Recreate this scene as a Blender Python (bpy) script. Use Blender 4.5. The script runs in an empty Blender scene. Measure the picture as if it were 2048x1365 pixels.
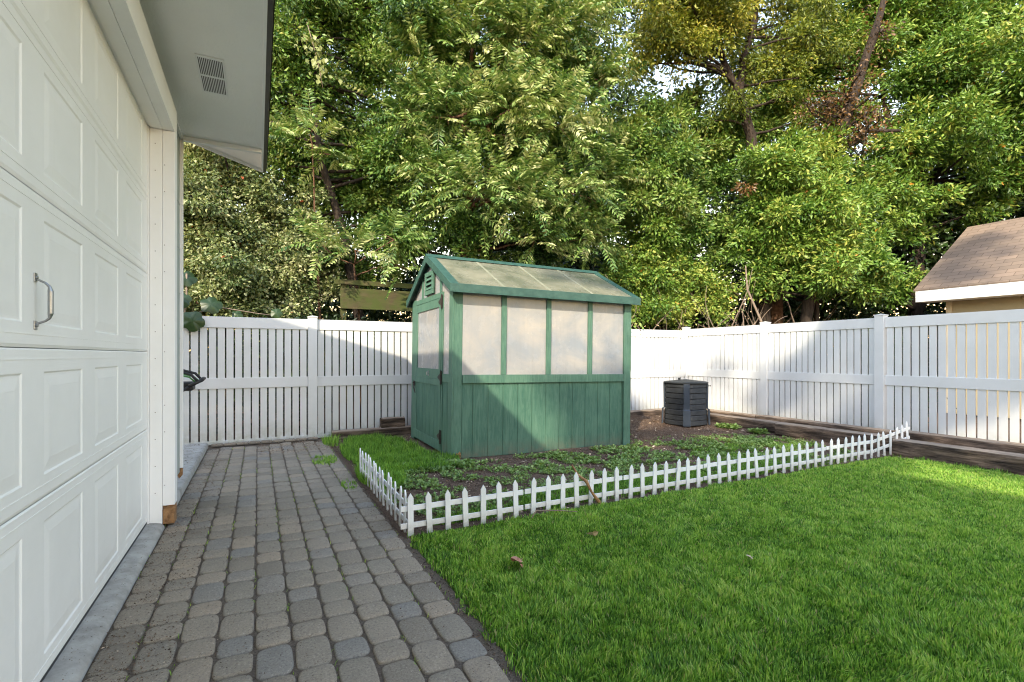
import bpy, math, random
import numpy as np
from mathutils import Vector, Matrix
random.seed(7)
RNG = np.random.default_rng(11)
sc = bpy.context.scene
COL = sc.collection
R = math.radians

# ---------------------------------------------------------------- camera, sky, sun, exposure
cd = bpy.data.cameras.new('camera'); cam = bpy.data.objects.new('camera', cd); COL.objects.link(cam)
cd.sensor_width = 36; cd.lens = 17.58; cd.sensor_fit = 'HORIZONTAL'
cd.shift_y = 0.0139; cd.clip_start = 0.05; cd.clip_end = 500
cam.location = (0, 0, 1.25); cam.rotation_euler = (R(90), 0, R(-26.9))
sc.camera = cam
w = bpy.data.worlds.new('World'); sc.world = w; w.use_nodes = True
nt = w.node_tree; nt.nodes.clear()
sky = nt.nodes.new('ShaderNodeTexSky'); sky.sky_type = 'NISHITA'; sky.sun_disc = False
sky.sun_elevation = R(35.3); sky.sun_rotation = R(225); sky.air_density = 2.2; sky.dust_density = 0.4; sky.ozone_density = 1.0
bg = nt.nodes.new('ShaderNodeBackground'); bg.inputs[1].default_value = 0.15
wo = nt.nodes.new('ShaderNodeOutputWorld')
wm = nt.nodes.new('ShaderNodeMix'); wm.data_type = 'RGBA'; wm.blend_type = 'MULTIPLY'; wm.inputs[0].default_value = 1; wm.inputs[7].default_value = (1.13, .99, 1.03, 1)
nt.links.new(sky.outputs[0], wm.inputs[6]); nt.links.new(wm.outputs[2], bg.inputs[0]); nt.links.new(bg.outputs[0], wo.inputs[0])
sl = bpy.data.lights.new('sun', 'SUN'); sun = bpy.data.objects.new('sun', sl); COL.objects.link(sun)
sl.energy = 2.0; sl.angle = R(0.9); sl.color = (1.0, 0.88, 0.67)
sun.rotation_euler = Vector((1, 1, -1)).to_track_quat('-Z', 'Y').to_euler()
sun.location = (-10, -10, 12)
sc.view_settings.view_transform = 'Standard'; sc.view_settings.look = 'None'
sc.view_settings.gamma = 1.0; sc.view_settings.use_curve_mapping = False
sc.view_settings.exposure = 2.0
sc.cycles.max_bounces = 6; sc.cycles.diffuse_bounces = 4; sc.cycles.glossy_bounces = 2
sc.cycles.transmission_bounces = 4; sc.cycles.transparent_max_bounces = 6
sc.cycles.caustics_reflective = False; sc.cycles.caustics_refractive = False
sc.cycles.use_adaptive_sampling = True; sc.cycles.adaptive_threshold = 0.015
sc.cycles.use_denoising = True; sc.cycles.denoising_prefilter = 'ACCURATE'; sc.cycles.filter_width = 1.1

# ---------------------------------------------------------------- helpers
def tag(o, label=None, cat=None, group=None, kind=None):
    if label: o['label'] = label
    if cat: o['category'] = cat
    if group: o['group'] = group
    if kind: o['kind'] = kind
    return o

def thing(name, label, cat, loc=(0, 0, 0), rot=(0, 0, 0), group=None):
    o = bpy.data.objects.new(name, None); COL.objects.link(o)
    o.location = loc; o.rotation_euler = rot; o.empty_display_size = 0.1
    return tag(o, label, cat, group)

def rootloc(p):
    while p is not None and p.parent is not None: p = p.parent
    return Vector(p.location) if p is not None else Vector((0, 0, 0))

def vnoise(x, y, s, seed=0):
    g = np.random.default_rng(seed).random((64, 64))
    u = np.asarray(x) / s; v = np.asarray(y) / s
    i = np.floor(u).astype(int); j = np.floor(v).astype(int)
    fu = u - i; fv = v - j; fu = fu*fu*(3-2*fu); fv = fv*fv*(3-2*fv)
    a = g[i % 64, j % 64]; b = g[(i+1) % 64, j % 64]; c = g[i % 64, (j+1) % 64]; d = g[(i+1) % 64, (j+1) % 64]
    return (a*(1-fu)+b*fu)*(1-fv) + (c*(1-fu)+d*fu)*fv

class MB:
    def __init__(s): s.v = []; s.f = []; s.t = []; s.tone = 0.5
    def add(s, vs, fs):
        n = len(s.v); s.v += [tuple(p) for p in vs]; s.f += [tuple(i+n for i in f) for f in fs]; s.t += [s.tone]*len(vs)
        return s
    def box(s, x0, x1, y0, y1, z0, z1):
        return s.add([(x0,y0,z0),(x1,y0,z0),(x1,y1,z0),(x0,y1,z0),(x0,y0,z1),(x1,y0,z1),(x1,y1,z1),(x0,y1,z1)],
                     [(0,3,2,1),(4,5,6,7),(0,1,5,4),(1,2,6,5),(2,3,7,6),(3,0,4,7)])
    def obox(s, M, sx, sy, sz):
        vs = [M @ Vector((x*sx/2, y*sy/2, z*sz/2)) for z in (-1,1) for x, y in ((-1,-1),(1,-1),(1,1),(-1,1))]
        return s.add(vs, [(0,3,2,1),(4,5,6,7),(0,1,5,4),(1,2,6,5),(2,3,7,6),(3,0,4,7)])
    def extrude(s, poly, d):           # poly: 3d points (planar), d: offset vector
        n = len(poly); a = [Vector(p) for p in poly]; b = [p+Vector(d) for p in a]
        return s.add(a+b, [tuple(range(n-1,-1,-1)), tuple(range(n,2*n))]+[(i,(i+1)%n,n+(i+1)%n,n+i) for i in range(n)])
    def tube(s, pts, rad, seg=8, caps=True, jit=0.0):
        pts = [Vector(p) for p in pts]
        if not hasattr(rad, '__len__'): rad = [rad]*len(pts)
        rings = []
        ref = Vector((0.3, 0.2, 1)).normalized()
        for i, p in enumerate(pts):
            t = (pts[min(i+1,len(pts)-1)]-pts[max(i-1,0)]).normalized()
            if abs(t.dot(ref)) > .95: ref = Vector((1, 0.1, 0))
            u = t.cross(ref).normalized(); q = t.cross(u)
            rings.append([p+(u*math.cos(a)+q*math.sin(a))*rad[i]*(1+random.uniform(-jit,jit)) for a in [2*math.pi*k/seg for k in range(seg)]])
        vs = [v for r in rings for v in r]; fs = []
        for i in range(len(pts)-1):
            for k in range(seg):
                a = i*seg+k; b = i*seg+(k+1)%seg; fs.append((a,b,b+seg,a+seg))
        if caps: fs += [tuple(range(seg-1,-1,-1)), tuple(range((len(pts)-1)*seg, len(pts)*seg))]
        return s.add(vs, fs)
    def build(s, name, mat, parent=None, bevel=0, smooth=False, local=False, segs=2):
        off = Vector((0,0,0)) if local else rootloc(parent)
        me = bpy.data.meshes.new(name)
        me.from_pydata([(x-off.x, y-off.y, z-off.z) for x, y, z in s.v], [], s.f); me.update()
        at = me.attributes.new('tint', 'FLOAT', 'POINT'); at.data.foreach_set('value', np.array(s.t, dtype=np.float32))
        if mat: me.materials.append(mat)
        o = bpy.data.objects.new(name, me); COL.objects.link(o)
        if parent is not None: o.parent = parent
        if smooth:
            for p in me.polygons: p.use_smooth = True
        if bevel:
            b = o.modifiers.new('bevel', 'BEVEL'); b.width = bevel; b.segments = segs; b.limit_method = 'ANGLE'; b.angle_limit = R(35)
            b.harden_normals = False
        return o

def npmesh(name, V, F, mat, parent=None, tint=None, smooth=False):
    off = rootloc(parent); V = np.asarray(V, dtype=np.float32) - np.array(off, dtype=np.float32)
    F = np.asarray(F, dtype=np.int32); k = F.shape[1]
    me = bpy.data.meshes.new(name)
    me.vertices.add(len(V)); me.vertices.foreach_set('co', V.ravel())
    me.loops.add(F.size); me.loops.foreach_set('vertex_index', F.ravel())
    me.polygons.add(len(F)); me.polygons.foreach_set('loop_start', np.arange(0, F.size, k, dtype=np.int32))
    me.polygons.foreach_set('loop_total', np.full(len(F), k, dtype=np.int32))
    if smooth: me.polygons.foreach_set('use_smooth', np.ones(len(F), dtype=bool))
    me.update(calc_edges=True)
    if tint is not None:
        at = me.attributes.new('tint', 'FLOAT', 'POINT'); at.data.foreach_set('value', np.asarray(tint, dtype=np.float32))
    me.materials.append(mat)
    o = bpy.data.objects.new(name, me); COL.objects.link(o)
    if parent is not None: o.parent = parent
    return o

class NG:      # tiny node-graph helper
    def __init__(s, name):
        s.m = bpy.data.materials.new(name); s.m.use_nodes = True; s.t = s.m.node_tree
        s.p = s.t.nodes['Principled BSDF']; s.out = s.t.nodes['Material Output']
        s.co = s.n('ShaderNodeTexCoord').outputs['Object']
    def n(s, typ, **kw):
        x = s.t.nodes.new(typ)
        for k, v in kw.items():
            if k in x.inputs: s.set(x.inputs[k], v)
            else: setattr(x, k, v)
        return x
    def set(s, inp, v):
        if hasattr(v, 'is_output') or isinstance(v, bpy.types.NodeSocket): s.t.links.new(v, inp)
        else:
            if isinstance(v, (tuple, list)) and len(v) == 3 and inp.type == 'RGBA': v = (*v, 1)
            inp.default_value = v
    def map(s, scale=(1,1,1), rot=(0,0,0), src=None):
        return s.n('ShaderNodeMapping', Vector=src or s.co, Scale=scale, Rotation=rot).outputs[0]
    def noise(s, scale, detail=4, rough=.6, vec=None, dist=0.0):
        return s.n('ShaderNodeTexNoise', Vector=vec or s.co, Scale=scale, Detail=detail, Roughness=rough, Distortion=dist).outputs['Fac']
    def ramp(s, fac, stops, interp='LINEAR'):
        r = s.n('ShaderNodeValToRGB'); s.t.links.new(fac, r.inputs[0]); r.color_ramp.interpolation = interp
        e = r.color_ramp.elements
        while len(e) < len(stops): e.new(.5)
        for i, (p, c) in enumerate(stops):
            e[i].position = p; e[i].color = (*c, 1) if hasattr(c, '__len__') else (c, c, c, 1)
        return r.outputs[0]
    def mix(s, fac, a, b, mode='MIX'):
        x = s.n('ShaderNodeMix', data_type='RGBA', blend_type=mode)
        s.set(x.inputs[0], fac); s.set(x.inputs[6], a); s.set(x.inputs[7], b)
        return x.outputs[2]
    def math(s, op, a, b=0.0):
        x = s.n('ShaderNodeMath', operation=op); s.set(x.inputs[0], a); s.set(x.inputs[1], b); return x.outputs[0]
    def attr(s, name='tint'): return s.n('ShaderNodeAttribute', attribute_name=name).outputs['Fac']
    def bump(s, h, strength=.3, dist=.01, normal=None):
        b = s.n('ShaderNodeBump', Strength=strength, Distance=dist, Height=h)
        if normal: s.t.links.new(normal, b.inputs['Normal'])
        s.t.links.new(b.outputs[0], s.p.inputs['Normal']); return b.outputs[0]
    def fin(s, color, rough=.6, spec=.4, metal=0.0):
        s.set(s.p.inputs['Base Color'], color); s.set(s.p.inputs['Roughness'], rough)
        s.set(s.p.inputs['Specular IOR Level'], spec); s.set(s.p.inputs['Metallic'], metal); return s.m

def simple(name, c, c2=None, scale=6, rough=.6, bs=0, bscale=40, spec=.4, metal=0.0, dist=.004):
    g = NG(name)
    col = c if c2 is None else g.ramp(g.noise(scale, 5, .65), [(.3, c), (.7, c2)])
    if bs: g.bump(g.noise(bscale, 4, .6), bs, dist)
    return g.fin(col, rough, spec, metal)

def painted(name, c, c2, under=(.22,.17,.12), peel=.74, grain=(60,60,4), rough=.5, bs=.25, pscale=24):
    g = NG(name)
    base = g.ramp(g.noise(2.2, 5, .7), [(.3, c), (.72, c2)])
    gr = g.noise(1.0, 6, .65, g.map(grain))
    pn = g.noise(pscale, 6, .75, g.map((1.3, 1.3, .7)))
    if peel < 1: base = g.mix(g.ramp(pn, [(peel, 0), (peel+.02, 1)]), base, under)
    if name == 'door_paint':
        zz = g.n('ShaderNodeSeparateXYZ', Vector=g.co).outputs[2]
        gm = g.math('MULTIPLY', g.ramp(zz, [(.0, 1), (.35, 0)]), g.ramp(g.noise(5, 7, .75), [(.4, 0), (.7, .45)]))
        base = g.mix(gm, base, (.55,.52,.46))
        base = g.mix(g.ramp(g.noise(1.0, 6, .8, g.map((14, 14, 1.2))), [(.6, 0), (.8, .22)]), base, (.52,.48,.38))
    g.bump(gr, bs, .003)
    return g.fin(base, rough, .4)

M = {}
M['door'] = painted('door_paint', (.85,.85,.82), (.79,.79,.76), peel=1.1, grain=(45,4,90), rough=.42, bs=.18)
M['trim'] = painted('white_trim', (.85,.85,.84), (.78,.78,.77), under=(.30,.22,.16), peel=.80, rough=.5, bs=.2, pscale=30)
M['trimpeel'] = painted('peeling_trim', (.84,.84,.84), (.78,.78,.77), under=(.24,.18,.13), peel=.72, rough=.55, bs=.3, pscale=34)
M['siding'] = painted('grey_siding', (.36,.40,.38), (.30,.34,.32), peel=1.1, rough=.6, bs=.2)
g = NG('soffit_paint'); sn = g.noise(1, 6, .7, g.map((60, 22, 40)))
g.bump(sn, .8, .006); M['soffit'] = g.fin(g.ramp(g.noise(1.5, 4, .6), [(.3, (.91,.90,.88)), (.7, (.85,.84,.82))]), .6)
M['black'] = simple('dark_gutter', (.018,.015,.012), (.03,.026,.022), rough=.4)
M['sealrubber'] = simple('seal_rubber', (.03,.032,.035), (.05,.05,.055), rough=.7)  # dark rubber of the strip under the garage door
M['steel'] = simple('galvanised_steel', (.42,.43,.44), (.30,.31,.32), 18, rough=.35, metal=.9)
M['rot'] = simple('rotten_wood', (.16,.075,.03), (.42,.24,.11), 28, rough=.9, bs=1, bscale=60, dist=.012)
g = NG('concrete'); cn = g.noise(9, 8, .7)
g.bump(g.noise(120, 4, .7), .5, .004)
M['concrete'] = g.fin(g.ramp(cn, [(.25, (.20,.19,.17)), (.5, (.33,.32,.295)), (.75, (.45,.44,.41))]), .85, .3)
g = NG('white_vinyl'); zz = g.n('ShaderNodeSeparateXYZ', Vector=g.co).outputs[2]
vc = g.ramp(g.noise(2.5, 5, .65), [(.3, (.645,.65,.65)), (.7, (.585,.59,.58))])
gm = g.math('MULTIPLY', g.ramp(zz, [(.0, 1), (.30, 0)]), g.ramp(g.noise(9, 7, .75), [(.35, 0), (.65, .75)]))
vc = g.mix(gm, vc, (.34,.33,.22))
vc = g.mix(g.ramp(g.noise(38, 5, .8, g.map((1,1,.5))), [(.66, 0), (.72, .35)]), vc, (.36,.37,.30))
M['vinyl'] = g.fin(vc, .38, .45)
M['picket0'] = painted('picket_paint', (.82,.82,.82), (.76,.77,.78), under=(.30,.24,.18), peel=.80, rough=.5, bs=.15, pscale=40)
g = NG('picket_white'); zz = g.n('ShaderNodeSeparateXYZ', Vector=g.co).outputs[2]
pc = g.ramp(g.noise(9, 5, .65), [(.3, (.76,.765,.77)), (.7, (.68,.69,.69))])
gm = g.math('MULTIPLY', g.ramp(zz, [(.0, 1), (.11, 0)]), g.ramp(g.noise(30, 6, .75), [(.35, .2), (.6, .85)]))
pc = g.mix(gm, pc, (.26,.21,.14))
pc = g.mix(g.ramp(g.noise(60, 6, .8), [(.68, 0), (.71, .8)]), pc, (.30,.24,.17))
M['picket'] = g.fin(pc, .5, .4)
GR1, GR2 = (.032,.088,.062), (.085,.165,.11)
g = NG('green_paint'); b1 = g.ramp(g.noise(3.0, 6, .75), [(.28, GR1), (.55, (.05,.125,.085)), (.8, GR2)])
gr = g.noise(1.0, 7, .7, g.map((70, 70, 5)))
b1 = g.mix(g.ramp(gr, [(.35, .0), (.75, .6)]), b1, (.16,.26,.19))
pe = g.noise(16, 8, .8, g.map((1.5, 1.5, .8)))
b1 = g.mix(g.ramp(pe, [(.665, 0), (.68, 1)]), b1, (.20,.16,.12))
g.bump(gr, .5, .004); M['green'] = g.fin(b1, .6, .3)
g = NG('green_siding'); wv = g.noise(1.0, 8, .7, g.map((26, 26, 2.6)), dist=1.2)
b1 = g.ramp(g.noise(1.6, 5, .7), [(.3, (.028,.088,.062)), (.7, (.06,.14,.095))])
b1 = g.mix(g.ramp(wv, [(.4, 0), (.8, .65)]), b1, (.14,.24,.17))
zz = g.n('ShaderNodeSeparateXYZ', Vector=g.co).outputs[2]
gm = g.math('MULTIPLY', g.ramp(zz, [(.0, 1), (.22, 0)]), g.ramp(g.noise(11, 7, .75), [(.35, 0), (.6, .8)]))
b1 = g.mix(gm, b1, (.13,.12,.08)); pe = g.noise(14, 8, .85, g.map((2, 2, .6)))
b1 = g.mix(g.ramp(pe, [(.68, 0), (.70, .8)]), b1, (.20,.22,.17))
g.bump(wv, .55, .006); M['greensiding'] = g.fin(b1, .62, .3)
M['greentrim'] = simple('dark_green_flashing', (.018,.06,.048), (.045,.105,.082), 12, rough=.5, bs=.2, bscale=30)
# polycarbonate: milky sheet, passes some light, faint vertical flutes, blurred reflections
def poly(name, c, c2, trans=.35, flute=(900,0,0)):
    g = NG(name)
    col = g.ramp(g.noise(1.0, 5, .62, g.map((1.5, 1.2, 2.0)), dist=.5), [(.32, c), (.66, c2)])
    col = g.mix(g.ramp(g.noise(1.0, 6, .7, g.map((22, 22, 1.6))), [(.5, 0), (.8, .25)]), col, (.30,.30,.29))
    wn = g.n('ShaderNodeTexWave', Vector=g.co, Scale=26.0, Distortion=1.0, Detail=2.0, bands_direction='X').outputs['Fac']
    g.bump(wn, .12, .002)
    g.fin(col, g.ramp(g.noise(5, 5, .6), [(.3, .16), (.7, .34)]), .7)
    tr = g.n('ShaderNodeBsdfTranslucent', Color=col)
    mx = g.n('ShaderNodeMixShader', Fac=trans); g.t.links.new(g.p.outputs[0], mx.inputs[1]); g.t.links.new(tr.outputs[0], mx.inputs[2])
    g.t.links.new(mx.outputs[0], g.out.inputs[0]); return g.m
M['pane'] = poly('milky_panel', (.60,.555,.50), (.38,.41,.45), .4)  # warm and cool patches in the pane colour stand in for reflections
g0 = poly('dirty_roof_panel', (.34,.32,.23), (.11,.13,.085), .25); M['roofpane'] = g0
M['seam'] = simple('weathered_seam', (.27,.26,.18), (.17,.18,.12), 8, rough=.6)
M['iron'] = simple('black_iron', (.02,.02,.02), (.06,.045,.035), 30, rough=.6, metal=.4)
M['plastic'] = simple('dark_grey_plastic', (.025,.027,.030), (.045,.048,.052), 8, rough=.55, bs=.15, bscale=60)
M['plasticblue'] = simple('slate_plastic', (.03,.04,.055), (.045,.058,.08), 10, rough=.45)
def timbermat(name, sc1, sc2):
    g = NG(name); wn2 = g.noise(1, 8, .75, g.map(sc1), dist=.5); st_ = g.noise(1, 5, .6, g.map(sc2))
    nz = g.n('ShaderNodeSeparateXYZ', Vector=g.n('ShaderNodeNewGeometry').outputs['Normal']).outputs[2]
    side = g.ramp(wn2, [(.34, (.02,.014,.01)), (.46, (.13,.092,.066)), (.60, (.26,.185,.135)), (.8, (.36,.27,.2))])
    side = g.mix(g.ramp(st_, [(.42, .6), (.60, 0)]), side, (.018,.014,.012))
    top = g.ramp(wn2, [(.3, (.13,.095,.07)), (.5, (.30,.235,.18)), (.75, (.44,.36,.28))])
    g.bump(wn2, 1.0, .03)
    return g.fin(g.mix(g.ramp(nz, [(.45, 0), (.8, 1)]), side, top), .9, .2)  # besides real weathering, lit tops and shaded sides are put into the colour
M['timber'] = timbermat('weathered_timber_lit_top', (26, 2.0, 26), (9, 2.2, 9))
M['timberx'] = timbermat('weathered_timber_lit_top_x', (2.0, 26, 26), (2.2, 9, 9))
g = NG('mossy_board'); wn2 = g.noise(1, 7, .7, g.map((3, 30, 26)), dist=.6)
mo = g.noise(4, 6, .7)
g.bump(wn2, .6, .008)
M['mossy'] = g.fin(g.mix(g.ramp(mo, [(.35, 0), (.6, 1)]), g.ramp(wn2, [(.3, (.04,.03,.018)), (.7, (.11,.085,.045))]), (.06,.075,.02)), .9, .2)
g = NG('soil'); s1 = g.noise(7, 8, .75); s2 = g.noise(70, 6, .8)
col = g.ramp(s2, [(.3, (.04,.027,.02)), (.5, (.14,.093,.068)), (.68, (.27,.19,.14)), (.8, (.44,.34,.26))])
col = g.mix(g.ramp(s1, [(.5, 0), (.75, .5)]), col, (.22,.155,.11))
g.bump(s2, 1.0, .03); M['soil'] = g.fin(col, .95, .15)
g = NG('lawn_soil'); s1 = g.noise(5, 6, .7)
M['lawnsoil'] = g.fin(g.ramp(s1, [(.3, (.05,.05,.025)), (.7, (.10,.12,.04))]), .95, .1)
g = NG('joint_dirt'); s2 = g.noise(110, 6, .8)
col = g.ramp(s2, [(.3, (.07,.055,.042)), (.55, (.17,.135,.105)), (.8, (.34,.28,.22))])
g.bump(s2, 1.0, .012); M['joint'] = g.fin(col, .95, .15)
g = NG('paver_stone'); t = g.attr(); fine = g.noise(95, 5, .85); blot = g.noise(14, 6, .7)
col = g.ramp(t, [(0, (.225,.19,.145)), (.3, (.295,.245,.185)), (.6, (.255,.22,.17)), (.85, (.34,.27,.195)), (1, (.235,.215,.185))])
col = g.mix(g.ramp(fine, [(.36, .75), (.47, 0)]), col, (.09,.08,.07))
col = g.mix(g.ramp(fine, [(.56, 0), (.70, .6)]), col, (.62,.57,.50))
col = g.mix(g.ramp(blot, [(.48, 0), (.75, .55)]), col, (.19,.16,.13))
g.bump(fine, .9, .006); M['paver'] = g.fin(col, .88, .25)
def leafmat(name, stops, trans=.22, rough=.42, spec=.45):
    g = NG(name); t = g.attr(); col = g.ramp(t, stops)
    g.fin(col, rough, spec)
    tr = g.n('ShaderNodeBsdfTranslucent', Color=g.mix(1.0, col, (1.0, 1.0, .55), 'MULTIPLY'))
    mx = g.n('ShaderNodeMixShader', Fac=trans); g.t.links.new(g.p.outputs[0], mx.inputs[1]); g.t.links.new(tr.outputs[0], mx.inputs[2])
    g.t.links.new(mx.outputs[0], g.out.inputs[0]); return g.m
DK, MD, LT, YL, OR, BR = (.022,.06,.014), (.085,.18,.032), (.22,.33,.065), (.27,.27,.04), (.34,.14,.03), (.12,.055,.025)
M['leaf_mid'] = leafmat('leaf_mid', [(0, DK), (.35, MD), (.72, LT), (.92, (.28,.32,.09)), (1, (.36,.36,.08))])
M['leaf_pale'] = leafmat('leaf_pale', [(0, (.03,.06,.02)), (.35, (.10,.15,.045)), (.75, (.30,.34,.14)), (.97, (.46,.45,.24)), (1, (.4,.1,.04))])
M['leaf_pinnate'] = leafmat('leaf_pinnate', [(0, (.015,.045,.012)), (.4, (.075,.16,.035)), (.75, (.25,.35,.09)), (1, (.50,.52,.24))])
M['leaf_yellow'] = leafmat('leaf_yellow', [(0, (.06,.10,.015)), (.4, (.17,.22,.03)), (.8, (.36,.36,.05)), (1, (.48,.38,.07))], .3)
M['leaf_bright'] = leafmat('leaf_bright', [(0, (.04,.10,.015)), (.35, (.11,.22,.032)), (.75, (.26,.37,.07)), (.96, (.42,.43,.09)), (1, (.5,.22,.03))], .25)
M['leaf_brown'] = leafmat('leaf_brown', [(0, (.05,.03,.015)), (.5, (.16,.085,.03)), (1, (.36,.20,.07))], .25)
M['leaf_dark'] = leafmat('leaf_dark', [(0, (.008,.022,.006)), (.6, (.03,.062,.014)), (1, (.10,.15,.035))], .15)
M['grass'] = leafmat('grass_blade', [(0, (.05,.13,.022)), (.35, (.18,.37,.055)), (.7, (.39,.60,.10)), (.94, (.58,.67,.19)), (1, (.45,.37,.20))], .48, .5, .25)
M['weed'] = leafmat('weed_leaf', [(0, (.06,.13,.03)), (.5, (.17,.28,.07)), (1, (.36,.45,.14))], .3)
M['chip'] = leafmat('debris_flake', [(0, (.04,.025,.018)), (.5, (.16,.105,.07)), (.85, (.34,.24,.17)), (1, (.55,.45,.34))], .05, .9, .1)
g = NG('bark'); bn = g.noise(1, 8, .75, g.map((22, 22, 5)))
g.bump(bn, 1, .03); M['bark'] = g.fin(g.ramp(bn, [(.3, (.012,.009,.008)), (.6, (.05,.037,.028)), (.8, (.11,.085,.065))]), .9, .2)
M['barkred'] = simple('red_bark', (.07,.035,.02), (.17,.09,.05), 14, rough=.9, bs=.8, bscale=40, dist=.02)
M['twig'] = simple('pale_twig', (.26,.20,.15), (.15,.11,.08), 20, rough=.85)
g = NG('roof_shingle')
sx = g.n('ShaderNodeSeparateXYZ', Vector=g.co)
cv = g.n('ShaderNodeCombineXYZ', X=sx.outputs[1], Y=g.math('MULTIPLY', sx.outputs[0], 1.2)).outputs[0]
br = g.n('ShaderNodeTexBrick', Vector=cv, Color1=(.24,.18,.14,1), Color2=(.165,.13,.105,1), Mortar=(.09,.065,.05,1), Scale=1.0)
br.inputs['Mortar Size'].default_value = .006; br.inputs['Brick Width'].default_value = .32; br.inputs['Row Height'].default_value = .15; br.inputs['Bias'].default_value = -.1
c2 = g.mix(g.ramp(g.noise(180, 4, .8), [(.35, .5), (.6, 0)]), br.outputs['Color'], (.16,.12,.09))
g.bump(br.outputs['Fac'], -.6, .02); M['shingle'] = g.fin(c2, .95, .1)
M['beige'] = painted('beige_siding', (.40,.33,.20), (.34,.28,.17), peel=1.1, grain=(2,3,60), rough=.7, bs=.4)
M['mowergreen'] = simple('mower_green', (.10,.35,.08), (.08,.28,.07), rough=.35)
M['rubber'] = simple('black_rubber', (.015,.015,.017), (.03,.03,.032), rough=.55, bs=.2, bscale=80)
M['stone'] = simple('field_stone', (.16,.15,.13), (.28,.27,.25), 12, rough=.9, bs=.7, bscale=20, dist=.01)

# ---------------------------------------------------------------- ground, lawn, bed, paving, kerb
gb = MB(); n = 2
gb.add([(-120,-120,-.035),(140,-120,-.035),(140,160,-.035),(-120,160,-.035)], [(0,1,2,3)])
tag(gb.build('ground', M['soil']), kind='structure')
PX0, PX1, PY1 = -.605, .872, 7.86
lb = MB(); lb.add([(.90,-14,-.012),(8.15,-14,-.012),(8.15,2.1,-.012),(6.86,2.1,-.012),(6.97,2.9,-.012),(6.86,3.44,-.012),(.90,3.44,-.012)], [(0,1,2,3,4,5,6)])
tag(lb.build('lawn', M['lawnsoil']), kind='structure')
# garden bed: a gently uneven soil sheet
def bedz(x, y):
    x = np.asarray(x, float); y = np.asarray(y, float)
    h = .022*(vnoise(x, y, .35, 3)-.5) + .05*(vnoise(x, y, 1.3, 4)-.4)
    edge = np.clip(np.minimum(np.minimum((x-.9)/.35, (8.35-x)/.2), (y-3.4)/.4), 0, 1)
    back = .05*np.clip((y-6.2)/1.3, 0, 1)*np.clip((x-4.6)/.8, 0, 1)
    return -.008 + np.clip(h, -.01, .1)*edge + back
nx, ny = 190, 118
X, Y = np.meshgrid(np.linspace(.89, 8.36, nx), np.linspace(3.42, 8.06, ny))
V = np.stack([X.ravel(), Y.ravel(), bedz(X.ravel(), Y.ravel())], 1)
i = (np.arange(ny-1)[:, None]*nx + np.arange(nx-1)[None]).ravel()
tag(npmesh('garden_bed', V, np.stack([i, i+1, i+nx+1, i+nx], 1), M['soil'], smooth=True), kind='structure')
# paving
jb = MB(); jb.box(-.62, .93, -3.0, 8.05, -.03, -.011)
tag(jb.build('path_bedding', M['joint']), kind='structure')
pv = MB(); colw = (PX1-PX0)/10
def paver(cx, cy, wx, wy, z0=0.0, tilt=.012):
    N = 20; pv.tone = random.choice([0, .1, .25, .3, .35, .5, .6, .7, .85, .95, 1.0])+random.uniform(-.05, .05)
    tx, ty = random.uniform(-tilt, tilt), random.uniform(-tilt, tilt); dz = random.uniform(-.002, .003)+z0
    rot = random.uniform(-.02, .02)
    ph = [random.uniform(0, 6.28) for _ in range(3)]
    vs = []
    for s_, z in ((1.0, -.022), (1.0, -.008), (.955, -.0025), (.86, 0)):
        for k in range(N):
            a = 2*math.pi*k/N + math.pi/N
            c, s2 = math.cos(a), math.sin(a); e = .42
            px = math.copysign(abs(c)**e, c)*wx/2; py = math.copysign(abs(s2)**e, s2)*wy/2
            q = 1 + .018*math.sin(2*a+ph[0]) + .014*math.sin(5*a+ph[1])
            px *= q; py *= q
            ins = (1-s_)*.075
            px -= math.copysign(min(abs(px), ins), px)*(1); py -= math.copysign(min(abs(py), ins), py)
            rx, ry = px*math.cos(rot)-py*math.sin(rot), px*math.sin(rot)+py*math.cos(rot)
            vs.append((cx+rx, cy+ry, z+dz+rx*tx+ry*ty))
    fs = []
    for r in range(3):
        for k in range(N):
            a = r*N+k; b = r*N+(k+1)%N; fs.append((a, b, b+N, a+N))
    vs.append((cx, cy, dz+.0012)); c0 = len(vs)-1
    fs += [(3*N+k, 3*N+(k+1)%N, c0) for k in range(N)]
    pv.add(vs, fs)
for c in range(10):
    y = -2.9+random.uniform(0, .1); x = PX0+(c+.5)*colw
    big = random.random() < .5
    while y < 7.66:
        L = .228 if big else .152
        big = (not big) if random.random() < .86 else big
        paver(x+random.uniform(-.002, .002), y+L/2, colw-.0075, L-.0065); y += L+random.uniform(0, .002)
for k in range(9):
    paver(-.50+k*.152, 7.93, .144, .10, .035)
tag(pv.build('paved_path', M['paver'], smooth=True), kind='structure')
# concrete kerb under the garage door, and the footing / slab beyond it
kb = MB()
def profile_run(mb, prof, y0, y1, nseg=24, wob=.003):
    P = len(prof); vs = []
    for j in range(nseg+1):
        y = y0+(y1-y0)*j/nseg
        for (x, z) in prof: vs.append((x+random.uniform(-wob, wob)*.6, y, z+random.uniform(-wob, wob)*.3))
    fs = [(j*P+k, j*P+k+1, (j+1)*P+k+1, (j+1)*P+k) for j in range(nseg) for k in range(P-1)]
    mb.add(vs, fs)
profile_run(kb, [(-.95,.046),(-.74,.044),(-.66,.034),(-.632,.026),(-.612,.008),(-.606,-.03)], -3, 4.40, 40)
profile_run(kb, [(-2.4,.05),(-.70,.055),(-.66,.062),(-.632,.060),(-.614,.045),(-.606,-.03)], 4.60, 7.95, 26)
tag(kb.build('kerb', M['concrete'], smooth=True), kind='structure')

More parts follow.
